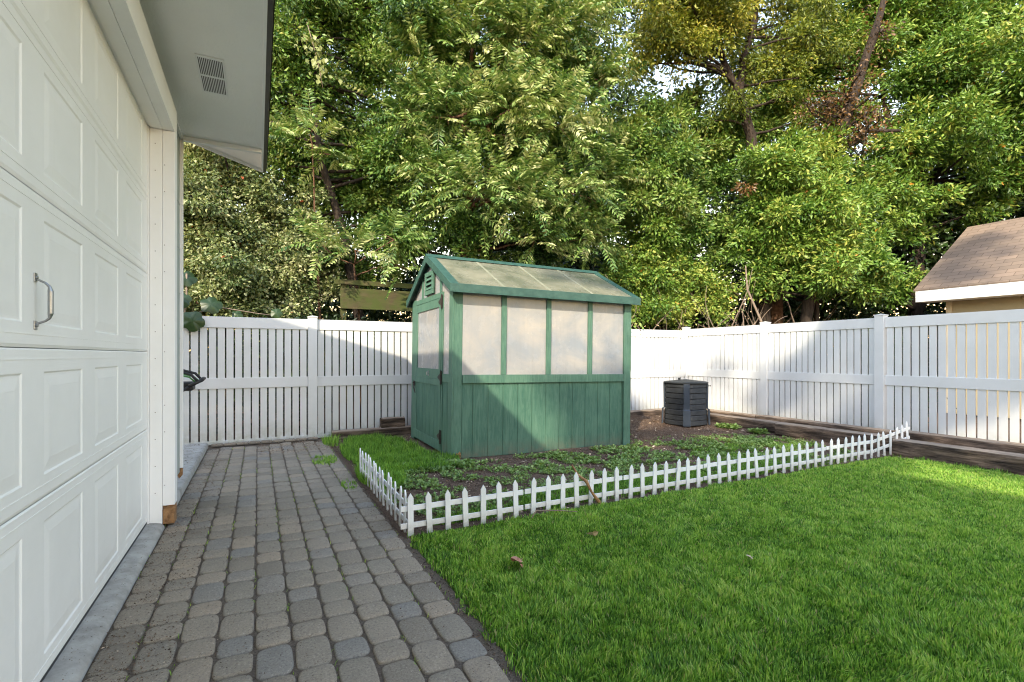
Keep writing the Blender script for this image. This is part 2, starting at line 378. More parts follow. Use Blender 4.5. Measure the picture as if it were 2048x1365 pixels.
# ---------------------------------------------------------------- the garage (house wing) on the left
H = thing('garage', 'white garage with panelled overhead door and textured soffit along the brick path', 'garage', (-.7, 1.0, 0))
DX = -.71
joints = [.05, .72, 1.276, 1.837, 2.39, 2.95]
panY = [(4.197-.649*k-.455, 4.197-.649*k) for k in range(9)]
yA, yB = -1.55, 4.385
gd_ = MB(); gd_.box(DX-.10, DX-.08, yA, yB, .05, 2.95); door = gd_.build('garage_door', M['door'], H)
def door_section(z0, z1):
    b = MB()
    zz0, zz1 = z0+.0015, z1-.0015
    # lip at the joint (tongue and groove bevel), stiles grooves, raised panels
    ys = [yA]; 
    mz0, mz1 = zz0+.085, zz1-.085
    edges = sorted([p for p in panY], key=lambda p: p[0])
    def q(a, bb, c, d): b.add([a, bb, c, d], [(0,1,2,3)])
    x = DX
    b.add([(x-.005,yA,zz0),(x-.005,yB,zz0),(x,yB,zz0+.012),(x,yA,zz0+.012)], [(0,1,2,3)])
    b.add([(x,yA,zz1-.006),(x,yB,zz1-.006),(x-.005,yB,zz1),(x-.005,yA,zz1)], [(0,1,2,3)])
    q((x,yA,zz0+.012),(x,yB,zz0+.012),(x,yB,mz0),(x,yA,mz0)); q((x,yA,mz1),(x,yB,mz1),(x,yB,zz1-.006),(x,yA,zz1-.006))
    last = yA
    for (a, c) in edges:
        q((x,last,mz0),(x,a,mz0),(x,a,mz1),(x,last,mz1)); last = c
        steps = [(0, 0), (.007, -.0045), (.016, -.0045), (.056, -.0005), (.060, -.0008)]
        prev = None
        for (ins, dx) in steps:
            ring = [(x+dx,a+ins,mz0+ins),(x+dx,c-ins,mz0+ins),(x+dx,c-ins,mz1-ins),(x+dx,a+ins,mz1-ins)]
            if prev:
                b.add(prev+ring, [(0,1,5,4),(1,2,6,5),(2,3,7,6),(3,0,4,7)])
            prev = ring
        b.add(prev, [(0,1,2,3)])
    q((x,last,mz0),(x,yB,mz0),(x,yB,mz1),(x,last,mz1))
    # two thin score lines as shallow ribs
    for zr in (zz0+.045, zz1-.04):
        b.box(x-.001, x+.0014, yA+.01, yB-.002, zr, zr+.004)
    b.box(x-.078, x-.019, yA, yB, zz0, zz1)
    return b
for k in range(5):
    door_section(joints[k], joints[k+1]).build('door_section', M['door'], door)
hb = MB(); hy = 2.358
hb.tube([(DX+.004,hy,1.522),(DX+.028,hy,1.510),(DX+.040,hy,1.497),(DX+.043,hy,1.48),(DX+.043,hy,1.40),(DX+.040,hy,1.383),(DX+.028,hy,1.372),(DX+.004,hy,1.362)], [.004,.004,.005,.0085,.0085,.005,.004,.004], 10)
for zc in (1.527, 1.357):
    hb.box(DX-.001, DX+.004, hy-.012, hy+.012, zc-.016, zc+.016)
    hb.tube([(DX+.003,hy,zc),(DX+.009,hy,zc)], .007, 8)
hb.build('door_handle', M['steel'], door, smooth=False, bevel=.0015)
sb = MB(); sb.box(DX-.03, DX-.003, yA, yB, .036, .058); sb.build('door_seal', M['sealrubber'], H)
# jamb, stop and header
jb = MB(); jb.box(DX-.12, DX+.008, 4.387, 4.55, .0, 2.90); jb.build('door_stop', M['trim'], H, bevel=.002)
jb = MB(); jb.box(DX+.009, DX+.085, 4.40, 4.56, .02, 2.895); jb.build('door_jamb', M['trim'], H, bevel=.003)
jb = MB(); jb.box(DX+.086, -.548, 4.408, 4.53, .15, 2.895); jb.build('door_post', M['trimpeel'], H, bevel=.003)
nb = MB(); nb.box(-.0025, .0025, -.001, .001, -.0025, .0025)
nail = None
for k in range(14):
    for (x, y, dz) in ((-.666, 4.3985, 0), (-.610, 4.4065, .05)):
        if dz and k % 3 == 1: continue
        if nail is None: nail = nb.build('nail', M['iron'], H, local=True); nl = nail
        else: nl = nail.copy(); COL.objects.link(nl); nl.parent = H
        nl.location = Vector((x, y, .25+k*.195+dz))-Vector(H.location)
rb = MB()
prof = [(-.623,.015),(-.55,.012),(-.552,.06),(-.549,.115),(-.558,.140),(-.572,.128),(-.585,.152),(-.60,.14),(-.612,.128),(-.624,.118)]
rb.extrude([(x,4.412,z) for x, z in prof], (0,.11,0)); rb.build('rotted_post_base', M['rot'], H, bevel=.004)
pb = MB()     # paint still hanging over the rot, and the post core behind it
pb.box(DX+.088, -.552, 4.43, 4.525, .1, .151); pb.build('post_core', M['rot'], H)
hb = MB(); hb.box(DX-.12, DX+.014, yA, 4.55, 2.902, 2.98); hb.build('header_stop', M['trim'], H, bevel=.002)
hb = MB(); hb.box(DX+.0145, DX+.088, yA, 4.56, 2.897, 3.02); hb.build('header_jamb', M['trim'], H, bevel=.003)
hb = MB(); hb.box(DX+.0885, -.550, yA, 4.53, 2.899, 3.09); hb.build('header_trim', M['trim'], H, bevel=.003)
wb = MB(); wb.box(-.80, -.63, 4.531, 5.36, .20, 3.22); wb.box(-.80,-.631, -8, 4.55, 3.03, 3.22); wb.box(-.80,-.632,-8,-1.56,.1,3.03)
for zz in (.6, 1.0, 1.4, 1.8, 2.2, 2.6): wb.box(-.631, -.6265, 4.561, 5.359, zz, zz+.006)
wb.build('siding_wall', M['siding'], H)
wb = MB(); wb.box(-7.0, -.66, 5.20, 5.355, .20, 3.22); wb.build('end_wall', M['siding'], H)
wb = MB(); wb.box(-7.0, -.645, 4.56, 5.345, -.03, .20); wb.build('foundation', M['concrete'], H)
cb = MB(); cb.box(-.70, -.606, 5.362, 5.40, .235, 3.215); cb.build('corner_board', M['trimpeel'], H, bevel=.003)
rb = MB(); rb.extrude([(-.688,5.364,.232),(-.655,5.364,.19),(-.635,5.364,.14),(-.61,5.364,.17),(-.609,5.364,.232)], (0,.03,0)); rb.build('rotted_board_end', M['rot'], H)
# soffit, fascia, gutter, roof
SZ = 3.22
sb = MB(); sb.box(-.63, .028, -8, 5.38, SZ, SZ+.015); soff = sb.build('soffit', M['soffit'], H)
vb = MB(); vb.box(-.372,-.205,3.84,4.36,SZ-.008,SZ-.0005)
soffv = vb.build('soffit_vent', M['trim'], soff, bevel=.002)
vb = MB()
for gy in ((3.865, 4.085), (4.115, 4.335)):
    for k in range(14):
        x = -.358+k*.0105; vb.box(x, x+.0052, gy[0], gy[1], SZ-.0092, SZ-.0079)
vb.build('vent_slot', M['black'], soff)
sb = MB(); sb.box(-.628, -.605, -8, 5.379, SZ-.022, SZ-.001); sb.build('soffit_trim', M['trim'], H, bevel=.002)
sb = MB(); sb.box(-.604, .027, 5.335, 5.378, SZ-.04, SZ-.001); sb.build('soffit_end_board', M['trim'], H, bevel=.003)
RS = .30; EZ = 3.275; RY = 5.99
fb = MB(); fb.box(.0285, .046, -8, RY, SZ-.012, EZ-.01); fb.build('fascia', M['trim'], H, bevel=.002)
gb = MB(); gb.extrude([(.0465,-8,SZ-.01),(.074,-8,SZ+.0),(.078,-8,EZ-.008),(.0465,-8,EZ-.008)], (0,RY+8.0,0)); gb.build('gutter', M['black'], H)
rb = MB(); rb.extrude([(.085,-8,EZ-.006),(.085,-8,EZ+.006),(-4.0,-8,EZ+RS*4.08),(-4.0,-8,EZ+RS*4.08-.02)], (0,RY+8.02,0)); rb.build('roof', M['black'], H)
rb = MB(); rb.extrude([(.027,5.381,EZ-.035),(-4.0,5.381,EZ-.035+RS*4.03),(-4.0,5.381,EZ-.02+RS*4.03),(.027,5.381,EZ-.02)], (0,.585,0)); rb.build('rake_soffit', M['soffit'], H)
rb = MB(); rb.extrude([(.027,5.967,SZ-.012),(-4.0,5.967,SZ-.012+RS*4.03),(-4.0,5.967,EZ-.01+RS*4.03),(.027,5.967,EZ-.01)], (0,.022,0)); rb.build('rake_board', M['trim'], H, bevel=.002)
gw = MB(); gw.extrude([(-.64,5.36,3.222),(-4,5.36,3.222),(-4,5.36,EZ-.05+RS*4.03),(-.64,5.36,EZ-.05+RS*.67)], (0,.02,0)); gw.build('gable_wall', M['trim'], H)
# unseen two-storey block added behind the viewpoint, sized to shade lawn and pickets
mb = MB(); mb.box(-9, -.66, -13, -1.8, .0, 5.9); mb.build('unseen_main_wall', M['siding'], H)
mb = MB(); mb.extrude([(.0,-13.4,5.88),(.0,-13.4,5.98),(-4.6,-13.4,7.3),(-9.2,-13.4,5.98),(-9.2,-13.4,5.88)], (0,12.0,0)); mb.build('unseen_main_roof', M['black'], H)

# ---------------------------------------------------------------- white vinyl fences
FY, FX = 8.10, 8.42
def run_point(axis, a, off=0.0): return None
def fence_run(root, axis, posts, line, ztop=1.79, zmid=(.78, .93), zbot=(.0, .052), post_w=.127, cap_at=None, slat_z0=.02, top_h=.155, skip_posts=()):
    def bx(mb, a0, a1, o0, o1, z0, z1):
        if axis == 'x': mb.box(a0, a1, line+o0, line+o1, z0, z1)
        else: mb.box(line+o0, line+o1, a0, a1, z0, z1)
    for i, p in enumerate(posts):
        if i in skip_posts: continue
        b = MB(); bx(b, p-post_w/2, p+post_w/2, -post_w/2, post_w/2, -.03, ztop+.03)
        po = b.build('post', M['vinyl'], root, bevel=.004)
        b = MB(); h = post_w/2+.007
        z0 = ztop+.028
        bx(b, p-h, p+h, -h, h, z0, z0+.014)
        c = [(p-h+.004, -h+.004), (p+h-.004, -h+.004), (p+h-.004, h-.004), (p-h+.004, h-.004)]
        pts = [((a, line+o, z0+.0142) if axis == 'x' else (line+o, a, z0+.0142)) for a, o in c]
        ap = (p, line, z0+.032) if axis == 'x' else (line, p, z0+.032)
        b.add(pts+[ap], [(0,1,4),(1,2,4),(2,3,4),(3,0,4),(3,2,1,0)])
        b.build('post_cap', M['vinyl'], po, bevel=.002)
    for i in range(len(posts)-1):
        a0, a1 = posts[i]+post_w/2+.001, posts[i+1]-post_w/2-.001
        if a0 > a1: a0, a1 = posts[i]-post_w/2-.001, posts[i+1]+post_w/2+.001
        a0, a1 = min(a0, a1), max(a0, a1)
        b = MB(); bx(b, a0, a1, -.024, .024, ztop-top_h, ztop); b.build('top_rail', M['vinyl'], root, bevel=.004)
        b = MB(); bx(b, a0, a1, -.024, .024, zmid[0], zmid[1]); b.build('middle_rail', M['vinyl'], root, bevel=.004)
        b = MB(); bx(b, a0, a1, -.024, .024, zbot[0], zbot[1]); b.build('bottom_rail', M['vinyl'], root, bevel=.004)
        n = max(1, round((a1-a0-.016)/.1066)); pitch = (a1-a0-.012)/n
        b = MB()
        for k in range(n):
            s0 = a0+.012+k*pitch+random.uniform(-.0015, .0015)
            bx(b, s0, s0+pitch-.0195, -.011, .011, slat_z0, zmid[0]+.01); bx(b, s0, s0+pitch-.0195, -.011, .011, zmid[1]-.01, ztop-top_h+.01)
        b.build('slat_panel', M['vinyl'], root, bevel=.002)
bf = thing('back_fence', 'white slatted vinyl fence ending the brick path and passing behind the greenhouse', 'fence', (4.0, FY, 0))
fence_run(bf, 'x', [-3.17, -1.22, .73, 2.68, 4.63, 6.58, FX], FY, skip_posts=(6,))
sf = thing('side_fence', 'white slatted vinyl fence down the right side with leafy shadows', 'fence', (FX, 4.0, 0))
fence_run(sf, 'y', [FY, 6.17, 4.23, 2.29, .35, -1.6, -3.55], FX, ztop=1.82, zmid=(.80, .95), slat_z0=.05, zbot=(.02, .07))

# ---------------------------------------------------------------- greenhouse (local frame, slightly turned and settled)
G = thing('greenhouse', 'small green wooden greenhouse with milky panels, gabled roof and plank door', 'greenhouse', (2.06, 5.62, .0), (0, R(.75), R(-1.3)))
L, D = 2.60, 1.90
ZS0, ZS1, ZW1, ZE, ZR = .915, 1.018, 2.0, 2.05, 2.57
def gp(name, mb, mat, parent=None, bevel=.003, **k): return mb.build(name, mat, parent or G, bevel=bevel, local=True, **k)
# corner posts (front-left is two boards), right and rear posts
b = MB(); b.box(0, .105, -.0, .028, .0, ZE); gp('corner_post', b, M['green'])
b = MB(); b.box(-.022, -.0005, .0, .13, .0, ZE+.02); gp('corner_post', b, M['green'])
b = MB(); b.box(L-.10, L+.0, -.022, .028, .0, ZE); b.box(L+.0005, L+.02, -.02, .10, .0, ZE); gp('corner_post', b, M['green'])
b = MB(); b.box(-.022, .03, D-.19, D, .0, ZE+.02); gp('corner_post', b, M['green'])
b = MB(); b.box(L-.1, L+.02, D-.1, D, .0, ZE); gp('corner_post', b, M['green'])
rb = MB(); rb.extrude([(.005,-.004,.0),(.10,-.004,.0),(.102,-.004,.075),(.085,-.004,.10),(.06,-.004,.07),(.045,-.004,.085),(.03,-.004,.045),(.006,-.004,.03)], (0,.008,0)); gp('rotted_patch', rb, M['rot'], bevel=0)
# lower siding with vertical grooves
def siding(axis, a0, a1, o, z0, z1, pitch=.203, thick=.012, first=None, sgn=1):
    b = MB(); x = a0
    nxt = first if first else a0+pitch
    while x < a1-.001:
        e = min(nxt, a1)
        if axis == 'x': b.box(x+.004, e-.004, o, o+thick, z0, z1)
        else: b.box(o, o+thick, x+.004, e-.004, z0, z1)
        x = e; nxt = e+pitch
    if axis == 'x': b.box(a0, a1, o+.006, o+thick+.006, z0+.002, z1-.002)
    else: b.box(o+.006, o+thick+.006, a0, a1, z0+.002, z1-.002)
    return b
gp('lower_wall', siding('x', .106, L-.101, .004, .015, ZS0, first=.245), M['greensiding'], bevel=.002)
gp('lower_wall', siding('x', .0, L, D-.02, .015, ZS0), M['greensiding'], bevel=.002)
gp('lower_wall', siding('y', .02, D-.02, L-.02, .015, ZS0), M['greensiding'], bevel=.002)
gp('lower_wall', siding('y', .131, .39, -.010, .015, ZS0-.0, pitch=.3, first=.2), M['greensiding'], bevel=.002)
# sill rails
b = MB(); b.box(.106, L-.101, -.020, .002, ZS0, ZS1); gp('sill_rail', b, M['green'])
b = MB(); b.box(-.018, .0, .131, .385, ZS0, ZS1); gp('sill_rail', b, M['green'])
b = MB(); b.box(.0, L, D+.001, D+.02, ZS0, ZS1); gp('sill_rail', b, M['green'])
# mullions and panes on the front
mx = [.65, 1.29, 1.935]
for m in mx:
    b = MB(); b.box(m-.035, m+.035, -.012, .02, ZS1+.001, ZW1+.02); gp('mullion', b, M['green'])
edges = [.106]+[v for m in mx for v in (m-.035, m+.035)]+[L-.101]
for k in range(4):
    b = MB(); b.box(edges[2*k]+.0, edges[2*k+1]-.0, .006, .014, ZS1-.01, ZW1+.03)
    gp('window_pane', b, M['pane'], bevel=0)
for k, (a, c) in enumerate([(.05,.62),(.68,1.26),(1.32,1.9),(1.96,2.55)]):
    b = MB(); b.box(a, c, D-.012, D-.004, ZS1, ZW1+.03); gp('window_pane', b, M['pane'], bevel=0)
    b = MB(); b.box(c, c+.06, D-.02, D+.012, ZS1, ZW1+.02); gp('mullion', b, M['green'])
b = MB(); b.box(L-.012, L-.004, .1, D-.1, ZS1-.05, ZE); gp('window_pane', b, M['pane'], bevel=0)
b = MB(); b.box(L-.02, L+.012, .92, .98, ZS1, ZE); gp('mullion', b, M['green'])
b = MB(); b.box(.0, L, .002, .05, ZW1+.03, ZE); gp('eave_plate', b, M['green'])
b = MB(); b.box(.0, L, D-.05, D, ZW1+.03, ZE); gp('eave_plate', b, M['green'])
# side window strip, gable panes
b = MB(); b.box(-.006, .002, .13, .385, ZS1-.005, 2.03); gp('window_pane', b, M['pane'], bevel=0)
def gz(y): return ZE-.01 + (ZR-ZE)*(1-abs(y-D/2)/(D/2+.09))
for xx in (-.004, L-.008):
    b = MB(); b.extrude([(xx,.02,2.03),(xx,D-.02,2.03),(xx,D-.02,gz(D-.02)-.012),(xx,D/2,gz(D/2)-.012),(xx,.02,gz(.02)-.012)], (.008,0,0)); gp('gable_pane', b, M['pane'], bevel=0)
for yy in (.50, 1.36):
    b = MB(); b.box(-.02, -.005, yy-.035, yy+.035, 2.055, gz(yy)-.03); gp('gable_stud', b, M['green'])
b = MB(); b.box(-.022, -.0045, .385, D-.19, 1.985, 2.054); gp('door_header', b, M['green'])
b = MB(); b.box(-.02, .02, .385, .44, .02, 1.984); gp('door_frame', b, M['green'])
# louvred gable vent
VY0, VY1, VZ0, VZ1 = .76, 1.16, 2.075, 2.385
b = MB(); b.box(-.045,-.021,VY0,VY1,VZ0,VZ0+.06); b.box(-.045,-.021,VY0,VY1,VZ1-.06,VZ1); b.box(-.045,-.021,VY0,VY0+.07,VZ0+.061,VZ1-.061); b.box(-.045,-.021,VY1-.07,VY1,VZ0+.061,VZ1-.061)
vent = gp('gable_vent', b, M['green'])
b = MB()
for k in range(3):
    z = VZ0+.085+k*.062
    b.extrude([(-.052,VY0+.071,z-.018),(-.048,VY0+.071,z-.020),(-.018,VY0+.071,z+.028),(-.022,VY0+.071,z+.030)], (0,VY1-VY0-.142,0))
gp('louvre', b, M['green'], vent, bevel=0)
b = MB(); b.box(-.014,-.006,VY0+.06,VY1-.06,VZ0+.05,VZ1-.05); gp('vent_backing', b, M['iron'], vent, bevel=0)
# plank door
dy0, dy1 = .442, D-.192
b = MB(); b.box(-.026, -.004, dy0, dy0+.085, .06, 1.98); b.box(-.026, -.004, dy1-.12, dy1, .06, 1.98)
b.box(-.0255, -.004, dy0+.086, dy1-.121, 1.87, 1.98); b.box(-.0255, -.004, dy0+.086, dy1-.121, .945, 1.07); b.box(-.030, -.004, dy0-.02, dy1+.02, .86, .944)
b.box(-.034, -.006, dy0-.03, dy1+.02, .04, .16)
gdoor = gp('door', b, M['green'])
b = MB(); b.box(-.012,-.006,dy0+.08,dy1-.115,1.06,1.88); gp('door_pane', b, M['pane'], gdoor, bevel=0)
gp('door_boards', siding('y', dy0+.086, dy1-.121, -.020, .161, .859, pitch=.19), M['greensiding'], gdoor, bevel=.002)
for z in (.97, 1.93, .22):
    b = MB(); b.box(-.034,-.0265,dy0-.055,dy0-.005,z-.085,z+.085); b.extrude([(-.033,dy0-.005,z-.05),(-.033,dy0+.10,z-.008),(-.033,dy0+.10,z+.008),(-.033,dy0-.005,z+.05)], (.006,0,0))
    b.tube([(-.036,dy0-.03,z-.09),(-.036,dy0-.03,z+.09)], .006, 8); gp('hinge', b, M['iron'], gdoor, bevel=0)
b = MB(); b.tube([(-.03,.98,1.03),(-.05,.98,1.025),(-.052,.98,.985),(-.03,.98,.98)], .006, 8); b.box(-.031,-.026,.96,1.0,.97,1.04); gp('latch', b, M['steel'], gdoor, bevel=0)
b = MB(); b.tube([(-.03,dy1-.02,.85),(-.06,dy1-.03,.84),(-.065,dy1-.10,.78),(-.05,dy1-.13,.70)], .008, 8); b.box(-.04,-.028,dy1-.05,dy1+.04,.80,.87); gp('latch', b, M['iron'], gdoor, bevel=0)
# roof: panels with seams, rake / eave / ridge flashing
OV, RX0, RX1 = .10, -.09, L+.10
def rz(y): return ZE+.035 + (ZR-ZE)*(1-abs(y-D/2)/(D/2+OV))
for side in (0, 1):
    ye = -OV if side == 0 else D+OV
    yr = D/2
    seams = [RX0+.10, .62, 1.28, 1.93, RX1-.10]
    for k in range(4):
        x0, x1 = seams[k], seams[k+1]-.006
        b = MB(); b.extrude([(x0,ye,rz(ye)),(x0,yr,rz(yr)),(x0,yr,rz(yr)-.010),(x0,ye,rz(ye)-.010)], (x1-x0,0,0)); gp('roof_panel', b, M['roofpane'], bevel=0)
    for k in (1, 2, 3):
        x = seams[k]-.02; b = MB(); b.extrude([(x,ye+.01*(1 if side==0 else -1),rz(ye)+.006),(x,yr,rz(yr)+.004),(x,yr,rz(yr)+.0005),(x,ye+.01*(1 if side==0 else -1),rz(ye)+.0005)], (.034,0,0)); gp('roof_seam', b, M['seam'], bevel=0)
    for x0 in (RX0, RX1-.11):
        b = MB(); b.extrude([(x0,ye,rz(ye)+.010),(x0,yr,rz(yr)+.010),(x0,yr,rz(yr)-.02),(x0,ye,rz(ye)-.02)], (.11,0,0)); gp('rake_flashing', b, M['greentrim'])
        xb = x0 if x0 < 0 else x0+.09
        b = MB(); b.extrude([(xb,ye,rz(ye)-.021),(xb,yr,rz(yr)-.021),(xb,yr,rz(yr)-.095),(xb,ye,rz(ye)-.095)], (.02,0,0)); gp('rake_board', b, M['greentrim'])
    s = -1 if side == 0 else 1
    y0, y1 = (ye-.022, ye-.001) if side == 0 else (ye+.001, ye+.022)
    b = MB(); b.box(RX0+.0, RX1, y0, y1, rz(ye)-.085, rz(ye)+.008); gp('eave_fascia', b, M['greentrim'])
    b = MB(); b.box(RX0-.002, RX1+.002, min(y0,y0-.008) if side==0 else y0, y1 if side==0 else y1+.008, rz(ye)-.097, rz(ye)-.0855); gp('drip_edge', b, M['greentrim'])
    b = MB(); b.extrude([(RX0-.004,yr,rz(yr)+.022),(RX0-.004,yr+s*.10,rz(yr+s*.10)+.016),(RX0-.004,yr+s*.10,rz(yr+s*.10)+.011),(RX0-.004,yr,rz(yr)+.012)], (RX1-RX0+.008,0,0)); gp('ridge_cap', b, M['greentrim'], bevel=.002)
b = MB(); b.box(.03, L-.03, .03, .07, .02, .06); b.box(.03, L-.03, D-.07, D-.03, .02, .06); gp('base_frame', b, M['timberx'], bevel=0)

# ---------------------------------------------------------------- picket edging fence
def picket_mesh(w=.041, t=.011, h=.30):
    b = MB(); b.extrude([(-w/2,0,-.03),(w/2,0,-.03),(w/2,0,h-.035),(0,0,h),(-w/2,0,h-.035)], (0,t,0)); return b
def picket_run(name, label, origin, ang, nsec, secL=.982, lift=None, extra=0, back=False):
    root = thing(name, label, 'picket fence', origin, (0, 0, ang))
    first = None
    k = 0
    for s in range(nsec + (1 if extra else 0)):
        np_ = 7 if s < nsec else extra
        x0 = s*secL
        tl = random.uniform(-.02, .02); dz = random.uniform(-.006, .006)
        pos = [x0+i*.1385 for i in range(np_)]
        zf = (lambda x: dz + (lift(x) if lift else 0))
        for i, x in enumerate(pos):
            if first is None:
                first = picket_mesh().build('picket', M['picket'], root, bevel=.0015, local=True); o = first
            else:
                o = first.copy(); COL.objects.link(o); o.parent = root
            o.location = (x, random.uniform(-.001, .001), zf(x)+random.uniform(-.004, .004)); o.rotation_euler = (random.uniform(-.05, .05), tl+random.uniform(-.045, .045), random.uniform(-.06, .06))
        for zc in (.073, .193):
            a, c = pos[0]-.068, pos[-1]+.068
            b = MB(); za, zb_ = zf(a), zf(c)
            yo = -.0105 if back else .0125
            b.extrude([(a,yo,zc-.019+za),(c,yo,zc-.019+zb_),(c,yo,zc+.019+zb_),(a,yo,zc+.019+za)], (0,.009,0))
            b.build('rail', M['picket'], root, bevel=.0015, local=True)
    return root
ramp = lambda x: max(0, (x-5.75))*.12 if x < 6.3 else .066+(x-6.3)*.30
picket_run('picket_fence', 'long low white picket edging between the lawn and the weedy garden bed', (.948, 3.425, -.008), R(.35), 6, extra=6, lift=lambda x: 0 if x < 6.12 else (x-6.12)*.20)
picket_run('picket_fence', 'short low white picket edging along the brick path, seen nearly end on', (.936, 3.53, -.008), R(89.6), 2, secL=.955, back=True)

# ---------------------------------------------------------------- landscape timbers
def timber(label, x0, x1, y0, y1, z0, z1, axis='y', yaw=0.0):
    cx, cy = (x0+x1)/2, (y0+y1)/2
    L_ = (y1-y0) if axis == 'y' else (x1-x0); W_ = (x1-x0) if axis == 'y' else (y1-y0); Hh = z1-z0
    n = max(4, int(L_/.10)); vs = []; K = 12
    for j in range(n+1):
        t = -L_/2+L_*j/n
        for k in range(K):
            a = 2*math.pi*(k+.5)/K; e = .32
            u = math.copysign(abs(math.cos(a))**e, math.cos(a))*W_/2; v = math.copysign(abs(math.sin(a))**e, math.sin(a))*Hh/2
            f = 1+random.uniform(-.03, .02)
            if j in (0, n): f *= .95
            u *= f; v *= f
            p = (t+random.uniform(-.008,.008), u, v+Hh/2) if axis == 'x' else (u, t+random.uniform(-.008,.008), v+Hh/2)
            vs.append(p)
    fs = [(j*K+k, j*K+(k+1)%K, (j+1)*K+(k+1)%K, (j+1)*K+k) for j in range(n) for k in range(K)]
    fs += [tuple(range(K)), tuple(range(n*K+K-1, n*K-1, -1))]
    b = MB(); b.add(vs, fs)
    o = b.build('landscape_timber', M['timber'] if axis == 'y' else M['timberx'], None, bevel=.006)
    o.location = (cx, cy, z0); o.rotation_euler = (0, 0, yaw)
    return tag(o, label, 'timber', 'weathered landscape timbers')
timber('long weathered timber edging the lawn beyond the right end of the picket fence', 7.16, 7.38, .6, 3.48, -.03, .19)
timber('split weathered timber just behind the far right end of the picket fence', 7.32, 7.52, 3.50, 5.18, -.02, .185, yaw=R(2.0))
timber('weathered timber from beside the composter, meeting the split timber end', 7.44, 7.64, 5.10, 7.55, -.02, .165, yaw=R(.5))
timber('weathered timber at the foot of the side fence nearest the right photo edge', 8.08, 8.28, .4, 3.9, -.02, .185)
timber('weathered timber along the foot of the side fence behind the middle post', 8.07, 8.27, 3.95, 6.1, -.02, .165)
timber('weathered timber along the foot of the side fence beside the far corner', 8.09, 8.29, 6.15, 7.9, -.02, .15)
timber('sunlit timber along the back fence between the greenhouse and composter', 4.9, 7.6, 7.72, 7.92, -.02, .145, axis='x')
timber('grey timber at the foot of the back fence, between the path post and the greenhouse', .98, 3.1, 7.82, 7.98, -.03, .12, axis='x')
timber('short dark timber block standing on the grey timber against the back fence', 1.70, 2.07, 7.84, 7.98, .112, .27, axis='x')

# ---------------------------------------------------------------- composter
Cm = thing('compost_bin', 'dark grey ribbed plastic compost bin with a low pointed lid in the back corner', 'compost bin', (6.80, 6.56, .0), (0, 0, R(2)))
def octo(hw, ch, z, N=24, e=.66):
    out = []
    for k in range(N):
        a = 2*math.pi*(k+.5)/N; c, q = math.cos(a), math.sin(a)
        out.append((math.copysign(abs(c)**e, c)*hw, math.copysign(abs(q)**e, q)*hw, z))
    return out
b = MB(); rings = []
zs = 0.03
def addring(hw, z): rings.append(octo(hw, .125, z))
ribs = [(.03,.115,.322),(.115,.205,.322),(.205,.30,.320),(.30,.395,.312),(.395,.49,.312),(.49,.585,.314),(.585,.68,.316),(.68,.755,.318)]
for z0, z1, hw in ribs:
    addring(hw-.010, z0+.001); addring(hw+.004, z0+.012); addring(hw, z1-.012); addring(hw-.010, z1-.001)
vs = [v for r_ in rings for v in r_]; fs = []
for r_ in range(len(rings)-1):
    for k in range(24): fs.append((r_*24+k, r_*24+(k+1)%24, (r_+1)*24+(k+1)%24, (r_+1)*24+k))
fs += [tuple(range(23,-1,-1)), tuple(range((len(rings)-1)*24, len(rings)*24))]
b.add(vs, fs); gbody = b.build('body', M['plastic'], Cm, local=True)
for sx, sy in ((-1,-1),(1,-1),(1,1),(-1,1)):
    b = MB()
    d = Vector((sx, sy, 0)).normalized(); t_ = Vector((-sy, sx, 0)).normalized()
    def P(r, s, z): return Vector((0,0,z))+d*r+t_*s
    r0, r1, rt = .398, .386, .368
    poly_ = [(r0+.012,.03),(r0+.004,.30),(r1-.012,.315),(rt+.012,.750)]
    vs = []
    for r, z in poly_:
        wd = .062 if z < .31 else .052
        vs += [P(r,-wd,z), P(r,wd,z), P(r-.03,wd,z), P(r-.03,-wd,z)]
    fs = [(4*j+k, 4*j+(k+1)%4, 4*j+4+(k+1)%4, 4*j+4+k) for j in range(3) for k in range(4)]+[(3,2,1,0),(12,13,14,15)]
    b.add(vs, fs); b.build('corner_panel', M['plasticblue'], Cm, bevel=.004, local=True)
b = MB(); r1 = octo(.338, .115, .752); r2 = octo(.344, .115, .772); r3 = octo(.31, .115, .788)
vs = r1+r2+r3+[(0,0,.825)]; fs = [tuple(range(23,-1,-1))]
for r_ in range(2):
    for k in range(24): fs.append((r_*24+k, r_*24+(k+1)%24, (r_+1)*24+(k+1)%24, (r_+1)*24+k))
fs += [(48+k, 48+(k+1)%24, 72) for k in range(24)]
b.add(vs, fs); b.tube([(-.10,.05,.815),(-.10,.05,.85)], .022, 8); b.build('lid', M['plastic'], Cm, bevel=.003, local=True)
b = MB()
for k in range(3): b.box(.15+k*.045, .18+k*.045, -.326, -.320, .705, .722)
b.build('vent_slot', M['black'], Cm, local=True)

